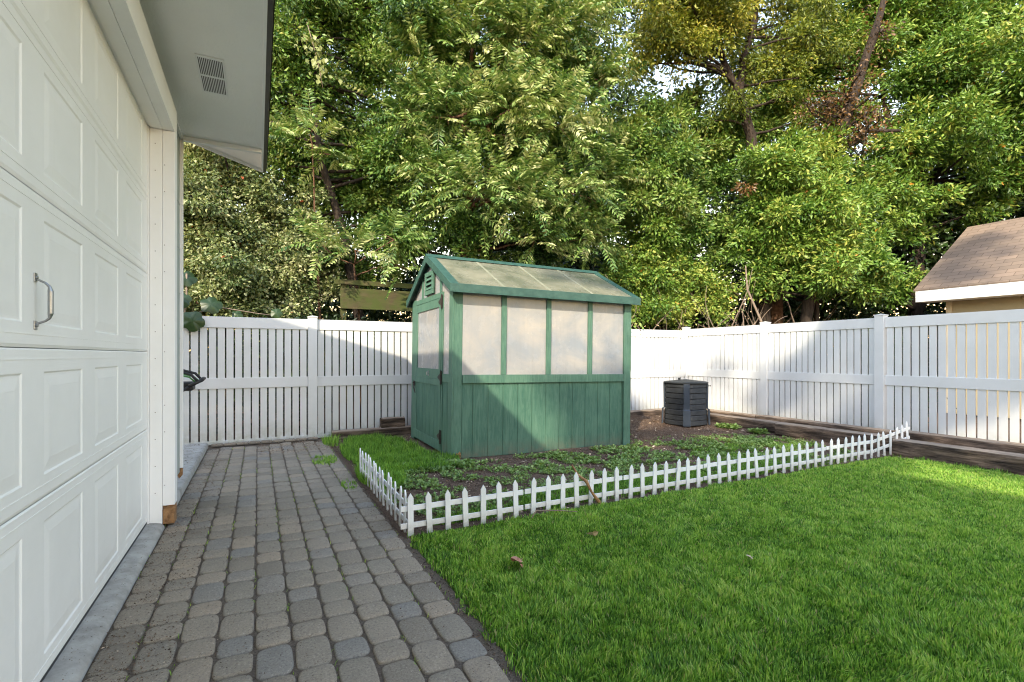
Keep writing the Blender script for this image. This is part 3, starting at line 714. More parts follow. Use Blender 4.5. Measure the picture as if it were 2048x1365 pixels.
# ---------------------------------------------------------------- mower behind the garage corner, stone, leaves, sticks
MOX, MOZ = .29, -.09
Mw = thing('lawn_mower', 'black and green mower handle poking out past the garage corner in front of the fence', 'lawn mower', (-1.45, 6.9, .055))
b = MB()
hx = [(-1.95,.22),(-1.55,.62),(-1.16,.86),(-.99,.99),(-.93,1.04),(-.94,1.07),(-1.02,1.10),(-1.12,1.105)]
for yy in (6.70, 7.15):
    b.tube([(x, yy, z) for x, z in hx[:4]], .012, 8)
b.v = [(x+MOX, y, z+MOZ) for x, y, z in b.v]; b.build('handle_frame', M['rubber'], Mw, smooth=True)
b = MB()
b.tube([(-.99,6.70,.99),(-.90,6.70,1.035),(-.875,6.74,1.06),(-.875,6.92,1.065),(-.875,7.11,1.06),(-.90,7.15,1.035),(-.99,7.15,.99)], .019, 10)
b.tube([(-.90,6.70,1.035),(-.97,6.70,1.12),(-1.10,6.70,1.16),(-1.2,6.78,1.15),(-1.2,7.07,1.15),(-1.10,7.15,1.16),(-.97,7.15,1.12),(-.90,7.15,1.035)], .015, 10)
b.v = [(x+MOX, y, z+MOZ) for x, y, z in b.v]; b.build('grip', M['rubber'], Mw, smooth=True)
b = MB(); b.tube([(-.93,6.74,1.03),(-.99,6.74,1.09),(-1.10,6.76,1.115),(-1.15,6.92,1.115),(-1.10,7.09,1.115),(-.99,7.11,1.09),(-.93,7.11,1.03)], .009, 8); b.v = [(x+MOX, y, z+MOZ) for x, y, z in b.v]; b.build('control_bar', M['mowergreen'], Mw, smooth=True)
b = MB(); b.box(-1.12,-.96,6.78,7.06,.93,1.03); b.v = [(x+MOX, y, z+MOZ) for x, y, z in b.v]; b.build('switch_box', M['rubber'], Mw, bevel=.02)
b = MB(); b.box(-2.45,-1.85,6.65,7.2,.12,.24); b.box(-2.3,-2.0,6.78,7.07,.24,.42); b.build('deck', M['mowergreen'], Mw, bevel=.03)
for x in (-2.35, -1.92):
    for y in (6.62, 7.23):
        b = MB(); b.tube([(x,y-.025,.155),(x,y+.025,.155)], .10, 18); b.build('wheel', M['rubber'], Mw, bevel=.01)
def rock(name, label, c, r, mat, flat=.6):
    b = MB(); vs = []; fs = []; N, K = 7, 10
    for j in range(N+1):
        ph = math.pi*j/N
        for k in range(K):
            a = 2*math.pi*k/K; f = 1+.18*math.sin(3*a+ph*2+c[0]*9)+.1*random.uniform(-1,1)
            vs.append((r*f*math.sin(ph)*math.cos(a), r*f*.8*math.sin(ph)*math.sin(a), r*flat*math.cos(ph)+r*flat*.55))
    for j in range(N):
        for k in range(K): fs.append((j*K+k, (j+1)*K+k, (j+1)*K+(k+1)%K, j*K+(k+1)%K))
    b.add(vs, fs); o = b.build(name, mat, smooth=True); o.location = c; return tag(o, label, 'rock')
rock('rock', 'flat grey rock in the grass beside the greenhouse door', (1.83, 5.78, -.01), .095, M['stone'], .35)
rock('rock', 'small mossy green rock at the foot of the greenhouse door', (1.93, 5.70, -.01), .05, simple('moss_rock', (.05,.12,.07), (.16,.24,.15), 20, rough=.9), .7)
def fallen_leaf(label, c, s, col, rz, tilt, lobes=5):
    b = MB(); N = 40; vs = [(0,0,0)]
    for k in range(N):
        a = 2*math.pi*k/N; r = s*(.45+.55*abs(math.cos(a*lobes/2))**.7)*(1 if a != 0 else 1.1)
        vs.append((r*math.cos(a), r*math.sin(a)*.8, .35*s*math.sin(a*2+1)*abs(math.sin(a))))
    b.add(vs, [(0, 1+k, 1+(k+1)%N) for k in range(N)]); b.tube([(s*.9,0,.0),(s*1.5,.1*s,.01)], s*.03, 5)
    o = b.build('fallen_leaf', simple('dry_leaf', *col, 30, rough=.7)); o.location = c; o.rotation_euler = (tilt, tilt*.7, rz)
    return tag(o, label, 'leaf')
fallen_leaf('large curled rust brown leaf on the lawn near the picket corner', (1.36, 2.60, .045), .062, ((.30,.09,.04),(.42,.27,.20)), .8, .5)
fallen_leaf('small tan dry leaf on the lawn, right of the rust brown leaf', (2.03, 2.78, .045), .038, ((.42,.30,.17),(.5,.38,.24)), 2.1, .7, 3)
fallen_leaf('pale crumpled leaf far out in the middle of the lawn', (2.62, 2.02, .045), .030, ((.40,.30,.22),(.5,.4,.3)), .3, .6, 4)
b = MB(); b.tube([(1.84,3.30,.02),(1.90,3.335,.06),(1.96,3.32,.055),(2.08,3.28,.05),(2.20,3.22,.04)], [.005,.006,.006,.005,.003], 6)
tag(b.build('fallen_twig', M['twig'], smooth=True), 'bent pale twig lying on the grass at the foot of the pickets', 'twig')
b = MB(); b.tube([(2.35,3.52,.33),(2.38,3.47,.25),(2.42,3.41,.21),(2.46,3.395,.12),(2.53,3.39,.03),(2.54,3.38,-.01)], [.006,.009,.013,.012,.014,.01], 7, jit=.35)
tag(b.build('dead_stem', M['rot'], smooth=True), 'twisted brown dead stem leaning over the picket rails', 'dead plant')

# ---------------------------------------------------------------- neighbouring shed with tan shingle roof
S = thing('shed', 'tan shingled building with white eave board beyond the right fence', 'shed', (13.4, 2.0, 0))
EX, EZ2, RXr, RZ2, SY = 12.86, 2.68, 15.35, 4.36, 5.82
b = MB(); b.extrude([(EX,SY,EZ2),(RXr,SY,RZ2),(RXr,SY,RZ2-.03),(EX,SY,EZ2-.03)], (0,-10,0)); b.build('roof', M['shingle'], S)
b = MB(); b.extrude([(RXr+.002,SY,RZ2),(RXr+2.5,SY,EZ2),(RXr+2.5,SY,EZ2-.03),(RXr+.002,SY,RZ2-.03)], (0,-10,0)); b.build('roof', M['shingle'], S)
b = MB(); b.box(EX-.004, EX+.035, SY-9.98, SY-.04, EZ2-.27, EZ2-.035); b.build('fascia', M['trim'], S, bevel=.003)
b = MB(); b.box(EX+.036, 13.3, SY-9.9, SY-.06, EZ2-.27, EZ2-.255); b.build('soffit', M['trim'], S)
b = MB(); b.extrude([(EX+.05,SY-.035,EZ2-.06),(RXr,SY-.035,RZ2-.07),(RXr,SY-.035,RZ2-.25),(EX+.05,SY-.035,EZ2-.24)], (0,.025,0)); b.build('rake_board', M['black'], S)
b = MB(); b.box(13.3, 17.4, -3.8, 5.38, 0, 2.42)
b.extrude([(13.32,5.36,2.42),(17.4,5.36,2.42),(RXr,5.36,3.95)], (0,-.05,0)); b.build('wall', M['beige'], S)
b = MB(); b.box(13.26, 13.297, 5.30, 5.40, 0, 2.41); b.build('corner_board', simple('cream_trim', (.55,.45,.30), (.5,.42,.28), rough=.6), S, bevel=.003)

# ---------------------------------------------------------------- mossy board screen behind the back fence
Bs = thing('board_screen', 'mossy greenish brown boards on posts showing under the leaves left of the greenhouse', 'board fence', (1.8, 9.3, 0))
b = MB(); b.box(1.30, 2.72, 9.28, 9.32, 2.08, 2.45); b.build('board', M['mossy'], Bs, bevel=.006)
b = MB(); b.box(1.2, 2.72, 9.29, 9.33, 2.51, 2.60); b.build('board', M['mossy'], Bs, bevel=.006)
b = MB(); b.box(.3, 2.72, 9.28, 9.32, 1.66, 1.80); b.build('board', M['mossy'], Bs, bevel=.006)
b = MB(); b.box(.9, 5.2, 9.60, 9.64, .4, 1.5); b.build('board', M['mossy'], Bs, bevel=.006)
for x in (1.36, 2.66):
    b = MB(); b.box(x-.045, x+.045, 9.325, 9.41, 0, 2.60); b.build('post', M['mossy'] if x < 2 else M['twig'], Bs, bevel=.004)

# ---------------------------------------------------------------- foliage machinery
UP = np.array([0, 0, 1.0])
def nrm(a): return a/np.maximum(np.linalg.norm(a, axis=1, keepdims=True), 1e-6)
def leaf_arrays(P, Dr, Nn, ln, wd, tint, fold=.25):
    """kite leaves: 4 verts, 2 tris, folded on the midrib"""
    n = len(P); S_ = nrm(np.cross(Dr, Nn)); Nn = nrm(np.cross(S_, Dr))
    ln = ln[:, None]; wd = wd[:, None]
    mid = P+Dr*ln*.42
    Lf = mid+S_*wd*.5+Nn*wd*fold; Rt = mid-S_*wd*.5+Nn*wd*fold; Tp = P+Dr*ln-Nn*ln*.08
    V = np.stack([P, Lf, Tp, Rt], 1).reshape(-1, 3)
    b = np.arange(n)*4
    F = np.stack([np.stack([b, b+2, b+1], 1), np.stack([b, b+3, b+2], 1)], 1).reshape(-1, 3)
    return V, F, np.repeat(tint, 4)
def cat(parts):
    V, F, T, o = [], [], [], 0
    for v, f, t in parts: V.append(v); F.append(f+o); T.append(t); o += len(v)
    return np.concatenate(V), np.concatenate(F), np.concatenate(T)
VIEW = np.array([0., 0., 1.25])
def clump_leaves(c, r, n, ln, wd, base, spread=.18, droop=.35, cull=.55, subs=None, sdist=.16):
    c = np.array(c, float)
    ns = subs or max(4, int(n/20))
    # sub-sprays on an uneven shell; the camera-far side is thinner
    d = nrm(RNG.normal(size=(ns*3, 3))); tocam = VIEW-c; tocam /= np.linalg.norm(tocam)
    keep = RNG.random(len(d)) < np.where(d@tocam < -.25, 1-cull, 1.0); d = d[keep][:ns]; ns = len(d)
    rad = r*(.35+.85*RNG.random(ns)**.8)*(1+.28*np.sin(d[:,0]*5+c[0]*3)*np.cos(d[:,2]*6+c[1]))
    sp = c+d*rad[:, None]*np.array([1, 1, .82])
    st = base + RNG.normal(0, .17, ns)
    k = max(1, n//ns); idx = np.repeat(np.arange(ns), k); m = len(idx)
    off = RNG.normal(size=(m, 3))*sdist*.72*np.array([1, 1, .62])
    P = sp[idx]+off
    Dr = nrm(nrm(off)*.9+d[idx]*.55+RNG.normal(size=(m, 3))*.45-UP*droop)
    Nn = nrm(UP*.35+d[idx]*.45+RNG.normal(size=(m, 3))*.75)
    t = np.clip(st[idx]+RNG.normal(0, .13, m), .0, .93); t = np.where(RNG.random(m) < .003, 1.0, t)
    s = RNG.uniform(.65, 1.2, m)
    return leaf_arrays(P, Dr, Nn, ln*s, wd*s, t)
def frond_leaves(P0, D0, Lr, nl=10, ll=.11, lw=.034, base=.5):
    """pinnate leaves: paired leaflets along an arching rachis; returns leaflets + thin rachis strips"""
    n = len(P0); parts = []; t0 = np.clip(base+RNG.normal(0, .2, n), 0, 1)
    side = nrm(np.cross(D0, UP)+1e-4); up = nrm(np.cross(side, D0))
    rl = RNG.uniform(-.9, .9, n)[:, None]; side, up = side*np.cos(rl)+up*np.sin(rl), up*np.cos(rl)-side*np.sin(rl)
    Lr = Lr[:, None]; prev = P0; droop = RNG.uniform(.05, .42, n)[:, None]
    strips = []
    for j in range(1, nl+1):
        u = j/nl
        p = P0+D0*Lr*u-UP*Lr*droop*u*u*.8
        tg = nrm(D0-UP*droop*1.6*u)
        w_ = .004*(1-u*.6)
        strips.append((prev, p, w_)); prev = p
        f = math.sin(math.pi*min(1, .12+u*.80))**.6
        for s in (-1, 1):
            d_ = nrm(side*s*.95+tg*.55-UP*RNG.uniform(.05, .45, n)[:, None]+RNG.normal(size=(n, 3))*.07)
            parts.append(leaf_arrays(p, d_, nrm(up+RNG.normal(size=(n, 3))*.42), np.full(n, ll*f)*RNG.uniform(.85, 1.1, n), np.full(n, lw), np.clip(t0+RNG.normal(0, .17, n), 0, 1), .2))
    for a, b_, w_ in strips:
        V = np.stack([a-side*w_, a+side*w_, b_+side*w_, b_-side*w_], 1).reshape(-1, 3); q = np.arange(n)*4
        F = np.stack([np.stack([q, q+1, q+2], 1), np.stack([q, q+2, q+3], 1)], 1).reshape(-1, 3)
        parts.append((V, F, np.full(4*n, .85)))
    return cat(parts)
def branch(mb, a, b, r0, r1, wob=.12, n=7, seg=7):
    a, b = Vector(a), Vector(b); d = b-a; pts = []; rr = []
    w1 = Vector((random.uniform(-1,1), random.uniform(-1,1), random.uniform(-.3,.6)))*wob*d.length
    for i in range(n+1):
        u = i/n; pts.append(a+d*u+w1*math.sin(math.pi*u)+Vector((random.uniform(-1,1),random.uniform(-1,1),random.uniform(-1,1)))*d.length*.012*(0<i<n)); rr.append(r0+(r1-r0)*u)
    mb.tube(pts, rr, seg, jit=.08); return pts
def tree(name, label, cat_, trunk, lobes, mat, n_leaf, ln, wd, base=.5, var=.12, bark='bark', kind='leaf', twigs=3, droop=.3, group=None, limb_r=.035, frond=None, extra_trunks=(), spread=.20, subr=(.20,.42), dens=.74):
    root = thing(name, label, cat_, (trunk[0][0], trunk[0][1], 0), group=group)
    tb = MB()
    allp = []
    for tr in [trunk]+list(extra_trunks):
        pts = [Vector(p[:3]) for p in tr]; rr = [p[3] for p in tr]; P2, R2 = [], []
        for i in range(len(pts)-1):
            for j in range(5):
                u = j/5; P2.append(pts[i].lerp(pts[i+1], u)+Vector((random.uniform(-1,1), random.uniform(-1,1), 0))*.015); R2.append(rr[i]+(rr[i+1]-rr[i])*u)
        P2.append(pts[-1]); R2.append(rr[-1]); tb.tube(P2, R2, 10, jit=.10); allp += list(zip(P2, R2))
    parts = []
    if kind == 'leaf' and len(lobes) > 5:
        ex = []
        for l in lobes:
            ex.append((l[0], l[1], l[2], l[3]*.82)+tuple(l[4:]))
            for _ in range(3):
                d3 = RNG.normal(size=3)*np.array([1,.8,.9]); d3 /= np.linalg.norm(d3); q3 = l[3]*RNG.uniform(.85, 1.35)
                ex.append((l[0]+d3[0]*q3, l[1]+d3[1]*q3, l[2]+d3[2]*q3, l[3]*RNG.uniform(.32, .58))+tuple(l[4:]))
        lobes = ex
    tot = sum(l[3]**2 for l in lobes)
    for l in lobes:
        c = Vector(l[:3]); r = l[3]
        st, sr = min(allp, key=lambda q: (q[0]-c).length + max(0, q[0].z-c.z+.15*r)*2.0)
        branch(tb, st, c, min(limb_r, sr*.8+.004), .012, seg=6)
        for _ in range(twigs):
            dd = Vector((random.gauss(0,1), random.gauss(0,1), random.gauss(.2,.8))).normalized()
            branch(tb, c+dd*r*.1, c+dd*r*random.uniform(.7, 1.05), .010, .004, n=4, seg=5)
        nb = base+random.gauss(0, var)*.5
        if len(l) > 4: nb = l[4]
        n = int(n_leaf*r*r/tot*dens); an = RNG.uniform(.75, 1.35, 3)*np.array([1,1,.85])
        if kind == 'leaf':
            # each lobe = several sub-clumps of differing size
            k = max(4, int(11*r/.7)); sub = []
            for _ in range(k):
                dd = RNG.normal(size=3); dd /= np.linalg.norm(dd)
                sub.append((np.array(c)+dd*r*RNG.uniform(.35, 1.25)*an, r*RNG.uniform(*subr)))
            for _ in range(3):
                o2 = random.choice(lobes); f_ = random.uniform(.2, .6)
                if math.dist(o2[:3], l[:3]) < 2.2: sub.append((np.array(c)*(1-f_)+np.array(o2[:3])*f_+RNG.normal(size=3)*.15, r*RNG.uniform(.25, .45)))
            sub.append((np.array(c), r*.45)); q = sum(s_[1]**2 for s_ in sub)
            for sc_, sr_ in sub:
                parts.append(clump_leaves(sc_, sr_, int(n*sr_**2/q), ln, wd, nb+random.gauss(0, .10), droop=droop, sdist=spread*(.6+.5*random.random())))
        else:
            nf = max(6, int(n)); d = nrm(RNG.normal(size=(nf, 3))+np.array([-.15, -.35, .15])); 
            P0 = np.array(c)+d*(r*RNG.uniform(.25, .85, nf))[:, None]*np.array([1,1,.85])
            D0 = nrm(d*np.array([1,1,.5])+RNG.normal(size=(nf, 3))*.4+UP*.22)
            parts.append(frond_leaves(P0, D0, RNG.uniform(.38, .68, nf)*(frond or 1), 11, ln, wd, nb))
    tb.build('trunk', M[bark], root, smooth=True)
    V, F, T = cat(parts); npmesh('crown', V, F, M[mat], root, T)
    return root

# --- shrubs and trees, left to right
haw=[(-1.05,10.51,4.28,.7),(-.54,10.36,3.69,.75),(-.86,10.08,2.89,.65),(-.05,10.12,2.61,.65),(.2,10.66,3.95,.7),(.82,10.58,3.32,.65),(-.31,10.92,4.72,.7),(.61,10.23,2.29,.42),(-.52,10.02,2.26,.42),(-1.13,11.0,5.07,.55),(1.24,10.25,2.52,.32),(-.88,9.98,2.28,.35),(-.2,9.9,1.95,.35),(.35,9.9,1.95,.3),(-1.9,10.4,3.6,.9),(-1.6,10.2,2.2,.7)]
tree('hawthorn_shrub', 'tall small-leaved shrub with pale flecked leaves and red berries beside the garage corner', 'shrub', [(-.5,10.6,0,.07),(-.45,10.6,2,.05),(-.4,10.6,4.2,.03)], haw, 'leaf_pale', 110000, .075, .044, .60, twigs=5, extra_trunks=[[(.2,10.6,0,.05),(.3,10.5,1.8,.035),(.7,10.5,3.2,.02)]], spread=.15)
lf=[(.74,10.84,7.86,.95),(1.72,10.9,8.4,.95),(.83,10.79,6.56,.85),(2.01,11.09,7.31,.7),(.51,10.73,5.47,.6),(1.77,11.21,5.8,.8),(2.78,10.92,8.63,.8),(1.28,11.46,4.61,.8),(2.34,10.92,4.39,.75),(.37,10.58,7.02,.6),(3.07,10.78,5.44,.6),(.39,11.24,4.93,.5),(-.5,11.2,7.6,1.0),(-1.2,11.4,6.2,.9),(1.9,11.1,3.2,.6),(.6,11.3,9.2,1.0),(2.4,11.2,9.6,.9),(2.9,11.0,6.6,.55)]
tree('broadleaf_tree', 'dark green broadleaf tree with a leaning dark trunk, rising above the soffit end', 'tree', [(1.85,10.3,0,.11),(1.80,10.28,2.0,.10),(1.62,10.30,3.0,.09),(1.52,10.30,3.6,.085),(1.28,10.30,4.35,.075),(1.04,10.25,5.1,.065),(.92,10.3,6.2,.05),(1.1,10.9,8.0,.03)], lf, 'leaf_mid', 150000, .11, .045, .55, twigs=4)
hv=[(3.83,9.16,7.69,.95),(2.91,9.51,7.04,.75),(4.71,8.71,7.4,.9),(5.65,8.35,7.86,.85),(3.27,9.22,5.92,.75),(4.31,8.58,5.96,.85),(5.16,8.14,5.68,.75),(6.17,8.31,6.87,.5),(3.67,8.68,4.27,.75),(4.55,8.43,4.27,.7),(3.06,9.33,4.75,.65),(5.65,8.31,4.46,.65),(2.59,9.79,6.01,.55),(3.86,9.25,8.96,1.0),(6.39,8.3,5.02,.45),(4.87,8.6,3.49,.45),(6.03,8.5,3.64,.5)]
tree('pinnate_tree', 'tall tree with long feathery pinnate leaves directly behind the greenhouse', 'tree', [(3.73,9.45,0,.09),(3.73,9.42,1.96,.08),(3.69,9.35,3.34,.07),(3.74,9.2,4.49,.06),(3.61,9.16,5.96,.05),(3.83,9.16,7.69,.035),(3.9,9.2,9.2,.02)], hv, 'leaf_pinnate', 2200, .165, .046, .66, kind='frond', frond=1.3, twigs=4, bark='barkred', extra_trunks=[[(3.72,9.3,3.9,.04),(4.09,8.95,4.98,.035),(4.01,8.96,5.96,.03),(4.22,8.85,7.04,.02)]])
hv2=[(3.6,9.9,7.3,1.0),(4.8,9.5,6.8,1.0),(3.3,10.0,5.3,.9),(4.7,9.4,5.0,.9),(5.9,9.0,5.6,.8),(5.9,9.0,7.2,.8),(4.0,9.9,3.7,.8),(5.3,9.2,3.6,.7),(2.7,10.3,3.5,.6),(6.6,8.9,4.2,.5)]
tree('understory_tree', 'darker broad-leaved tree filling in behind the feathery leaves above the greenhouse', 'tree', [(4.4,9.9,0,.08),(4.4,9.8,3,.07),(4.6,9.7,5.5,.05),(4.7,9.6,7.2,.03)], hv2, 'leaf_mid', 130000, .105, .045, .42, twigs=3)
sk=[(.99,9.45,3.24,.34),(1.55,9.3,3.15,.36),(2.19,8.98,3.33,.4),(2.30,9.0,2.86,.24)]
tree('pinnate_sapling', 'low sapling with feathery leaves hanging over the mossy boards', 'sapling', [(1.7,9.55,0,.03),(1.68,9.52,1.8,.022),(1.55,9.4,2.9,.014)], sk, 'leaf_pinnate', 90, .15, .045, .65, kind='frond', twigs=2, bark='barkred', limb_r=.012)
sk2=[(.85,9.89,5.31,.42),(1.25,9.9,5.0,.3)]
tree('pinnate_sapling', 'slender sapling with light feathery leaves just right of the soffit tip', 'sapling', [(1.1,10.1,0,.03),(1.0,10.1,3.0,.022),(.9,10.0,5.0,.012)], sk2, 'leaf_pinnate', 45, .16, .045, .75, kind='frond', twigs=2, bark='barkred', limb_r=.012)
yl=[(7.98,8.29,8.63,.85,.55),(7.67,8.67,7.98,.5,.6),(9.26,8.2,8.97,.75,.5),(8.35,8.44,7.93,.38,.6),(11.16,7.79,8.34,.7,.35),(11.7,7.52,9.18,.9,.3),(9.86,8.0,8.8,.42,.5),(10.52,8.12,10.26,1.2,.4),(11.49,7.63,7.38,.5,.3),(7.88,8.34,9.73,1.1,.5),(9.7,8.1,7.0,.35,.25),(9.2,8.4,9.9,.9,.4)]
tree('ash_tree', 'tall yellowing tree with a forked bark trunk against the blue sky gaps', 'tree', [(10.75,7.9,0,.17),(10.66,7.86,2.09,.15),(10.65,7.94,4.36,.13),(10.35,7.98,6.45,.12),(10.12,8.1,7.4,.10),(9.72,8.3,8.34,.06),(9.14,8.37,8.6,.035)], yl, 'leaf_yellow', 90000, .10, .040, .42, twigs=5, extra_trunks=[[(10.12,8.1,7.35,.09),(10.33,8.1,8.52,.08),(10.63,8.06,9.3,.07),(10.74,8.01,10.5,.05)]], droop=.5)
md=[(7.37,8.82,6.3,.55),(8.2,8.6,5.89,.65),(10.13,8.65,6.43,.45),(9.58,8.93,5.94,.55),(7.68,8.6,4.67,.65),(11.27,8.41,7.06,.5),(10.65,8.95,5.87,.4),(8.93,8.6,4.39,.55),(7.42,8.79,5.52,.5),(10.01,8.5,4.12,.45),(9.2,8.9,5.1,.45),(8.5,8.9,7.0,.35),(9.3,8.9,7.5,.28)]
tree('broadleaf_tree', 'mid green tree right of the greenhouse roof, below the yellowing crown', 'tree', [(8.7,9.1,0,.10),(8.7,9.1,3,.08),(8.8,9.0,5.2,.05),(8.8,8.9,6.2,.03)], md, 'leaf_mid', 110000, .11, .045, .60, twigs=4)
bu=[(8.0,8.95,3.81,.6),(8.98,8.78,3.74,.58),(8.27,8.75,2.97,.5),(9.64,8.45,2.57,.36,.7),(7.76,8.85,2.63,.48),(7.3,9.08,3.09,.45),(8.75,8.72,2.27,.32,.75),(9.2,8.6,3.0,.35,.7)]
tree('bush', 'sunlit yellow-green bush overhanging the fence corner', 'bush', [(8.3,9.3,0,.05),(8.3,9.2,1.8,.04),(8.4,9.0,3.2,.02)], bu, 'leaf_bright', 60000, .095, .045, .58, twigs=6, extra_trunks=[[(7.8,9.2,0,.03),(7.7,9.1,2.4,.02)],[(9.0,9.0,0,.03),(9.3,8.7,2.3,.02)]])
ab=[(10.14,7.19,5.33,.65),(10.82,6.84,4.67,.75),(10.23,7.14,4.01,.65),(11.12,6.69,3.68,.7),(11.95,6.27,3.35,.5),(10.21,7.49,3.3,.3),(11.62,7.11,6.02,.55),(12.03,6.68,4.8,.55),(10.82,7.07,3.15,.28),(10.2,7.5,2.75,.26),(11.3,6.9,2.9,.3),(12.3,6.5,2.7,.3)]
tree('young_ash', 'bright green leafy tree over the side fence, left of the shingled roof', 'tree', [(11.9,7.3,0,.06),(11.8,7.3,2.5,.055),(10.9,7.1,4.2,.04),(10.8,7.0,5.2,.03)], ab, 'leaf_bright', 100000, .115, .046, .52, twigs=4, droop=.2)
q_ = lambda P: [(round(p[0]*.91, 2), round(p[1]*.91, 2), round(max(0, 1.25+(p[2]-1.25)*.91) if p[2] > 0 else 0, 2))+tuple(p[3:]) for p in P]
br=q_([(12.97,7.32,7.71,.45),(12.42,7.6,7.09,.38),(13.42,7.1,7.09,.45),(13.97,7.04,9.45,.4),(13.09,7.27,6.59,.4),(12.32,7.54,7.41,.3)])
tree('withered_tree', 'leaning dark trunk hung with rust brown withered leaves', 'tree', q_([(12.34,7.95,0,.14),(12.34,7.9,2.14,.13),(12.62,7.73,4.54,.12),(12.85,7.61,6.05,.12),(13.3,7.38,7.56,.11),(13.91,7.18,9.26,.09),(14.42,7.04,10.86,.05)]), br, 'leaf_brown', 2400, .085, .045, .35, twigs=8, extra_trunks=[q_([(12.9,7.6,6.2,.07),(13.6,7.2,6.9,.05),(14.4,6.8,6.9,.03)])])
rt=[(14.3,7.32,9.19,1.1),(14.98,6.53,7.94,1.1),(15.59,5.77,8.58,1.1),(14.18,6.49,6.26,.95),(15.38,5.88,6.39,.95),(16.19,5.24,7.14,1.1),(13.69,6.73,5.04,.7),(15.09,6.67,5.17,.65),(16.48,5.99,5.49,.6),(13.95,7.5,10.36,1.1),(15.34,6.79,10.23,1.1),(16.53,5.63,10.14,1.1),(17.2,5.29,5.9,.8),(13.2,8.2,8.9,.8),(12.95,6.92,4.14,.5),(13.1,8.4,5.6,.8),(13.3,6.6,3.1,.4),(12.3,8.3,7.8,.6)]
tree('ash_tree', 'large bright green tree rising behind the shingled roof at the right edge', 'tree', [(15.4,6.9,0,.2),(15.3,6.85,3,.18),(15.22,6.8,6.51,.13),(15.3,6.6,9.0,.07)], rt, 'leaf_bright', 190000, .13, .052, .44, twigs=4, extra_trunks=[[(15.3,6.85,3.6,.10),(14.4,7.0,6.2,.07),(14.2,7.2,9.0,.04)],[(15.3,6.8,5.2,.09),(16.3,5.8,8.0,.05)]], droop=.2)
# copper cluster, pale vine, big leaves by the garage corner
V, F, T = clump_leaves((9.3,7.3,4.92), .16, 90, .10, .045, .7, sdist=.09)
cp = thing('copper_branch', 'small spray of copper orange dead leaves among the green', 'branch', (9.3,7.5,4.8)); npmesh('foliage', V, F, M['leaf_brown'], cp, T)
b = MB(); branch(b, (10.3,7.9,5.2), (9.3,7.3,4.92), .018, .006); b.build('stem', M['bark'], cp, smooth=True)
vn = thing('vine', 'pale yellow-green heart-leaved vine hanging in the dark tree right of the soffit', 'vine', (.95,9.9,6.6))
parts = []
for (x, y, z, m) in ((.85,9.9,7.05,16),(.98,9.85,6.85,14),(1.0,9.85,6.6,14),(.9,9.9,6.95,10),(1.06,9.85,6.4,6)):
    P_ = np.array([x,y,z])+RNG.normal(size=(m,3))*.09; Dr = nrm(RNG.normal(size=(m,3))*.4-UP); parts.append(leaf_arrays(P_, Dr, nrm(RNG.normal(size=(m,3))*.25+np.array([-.2,-1,.4])), RNG.uniform(.07,.11,m), RNG.uniform(.06,.09,m), RNG.uniform(.6,.9,m), .08))
V, F, T = cat(parts); npmesh('foliage', V, F, leafmat('leaf_vine', [(0,(.14,.2,.05)),(1,(.36,.40,.15))], .4), vn, T)
b = MB(); b.tube([(.8,9.95,7.4),(.9,9.9,7.0),(1.0,9.87,6.6),(1.07,9.86,6.2)], .008, 6); b.build('stem', M['twig'], vn, smooth=True)
lg = thing('climbing_plant', 'big rough lobed leaves flopping over the white fence beside the garage corner', 'plant', (-1.0, 8.4, 0))
def biglobed(c, s, nrmv, rot):
    b = MB(); N = 36; vs = []; nv = Vector(nrmv).normalized(); u = nv.cross(Vector((0,0,1))).normalized(); v = nv.cross(u)
    for ring in (0, .5, 1.0):
        for k in range(N if ring else 1):
            a = 2*math.pi*k/N; r = s*ring*(.78+.20*abs(math.cos(2.5*a))+.03*math.sin(9*a))
            dz = -.25*s*ring*ring+.05*s*math.sin(5*a)*ring+random.uniform(-.01,.01)*s
            vs.append(Vector(c)+u*r*math.cos(a+rot)+v*r*math.sin(a+rot)+nv*dz)
    fs = [(0,1+k,1+(k+1)%N) for k in range(N)]+[(1+k,1+N+k,1+N+(k+1)%N,1+(k+1)%N) for k in range(N)]
    b.tone = random.uniform(.2,.6); b.add(vs, fs); return b
for c, s, nv, ro in [((-.80,8.02,1.72),.155,(.0,-1,.15),.4),((-.60,8.30,1.98),.15,(.1,-1,.5),2),((-.95,8.2,2.02),.13,(-.1,-1,.4),1),((-.9,8.35,2.35),.14,(.2,-1,.6),3),((.25,8.5,1.90),.09,(0,-1,.3),.5),((-.28,8.5,1.86),.08,(0,-1,.5),.5)]:
    biglobed(c, s, nv, ro).build('leaf', M['leaf_dark'], lg, smooth=True)
b = MB(); b.tube([(-1.0,8.4,0),(-1.0,8.4,1.4),(-.9,8.35,2.0),(-.9,8.35,2.4)], .012, 7); b.tube([(-.95,8.38,1.8),(-.5,8.45,1.95),(.0,8.5,1.88),(.25,8.55,1.86)], .008, 6); b.build('stem', M['twig'], lg, smooth=True)
# loose vine sprig hanging over back fence near the corner
sp = thing('vine', 'light green vine sprig drooping over the top rail right of the greenhouse', 'vine', (7.0, 8.2, 1.9))
m = 26; P_ = np.stack([RNG.uniform(6.55,7.15,m), RNG.uniform(8.0,8.3,m), RNG.uniform(1.72,2.1,m)], 1)
V, F, T = leaf_arrays(P_, nrm(RNG.normal(size=(m,3))*.5-UP), nrm(RNG.normal(size=(m,3))*.3+np.array([-.3,-1,.4])), RNG.uniform(.06,.10,m), RNG.uniform(.05,.08,m), RNG.uniform(.5,.9,m), .1)
npmesh('foliage', V, F, M['leaf_bright'], sp, T)
b = MB(); b.tube([(6.5,8.25,2.2),(6.7,8.2,2.05),(7.0,8.12,1.9),(7.1,8.05,1.75)], .006, 6); b.build('stem', M['twig'], sp, smooth=True)
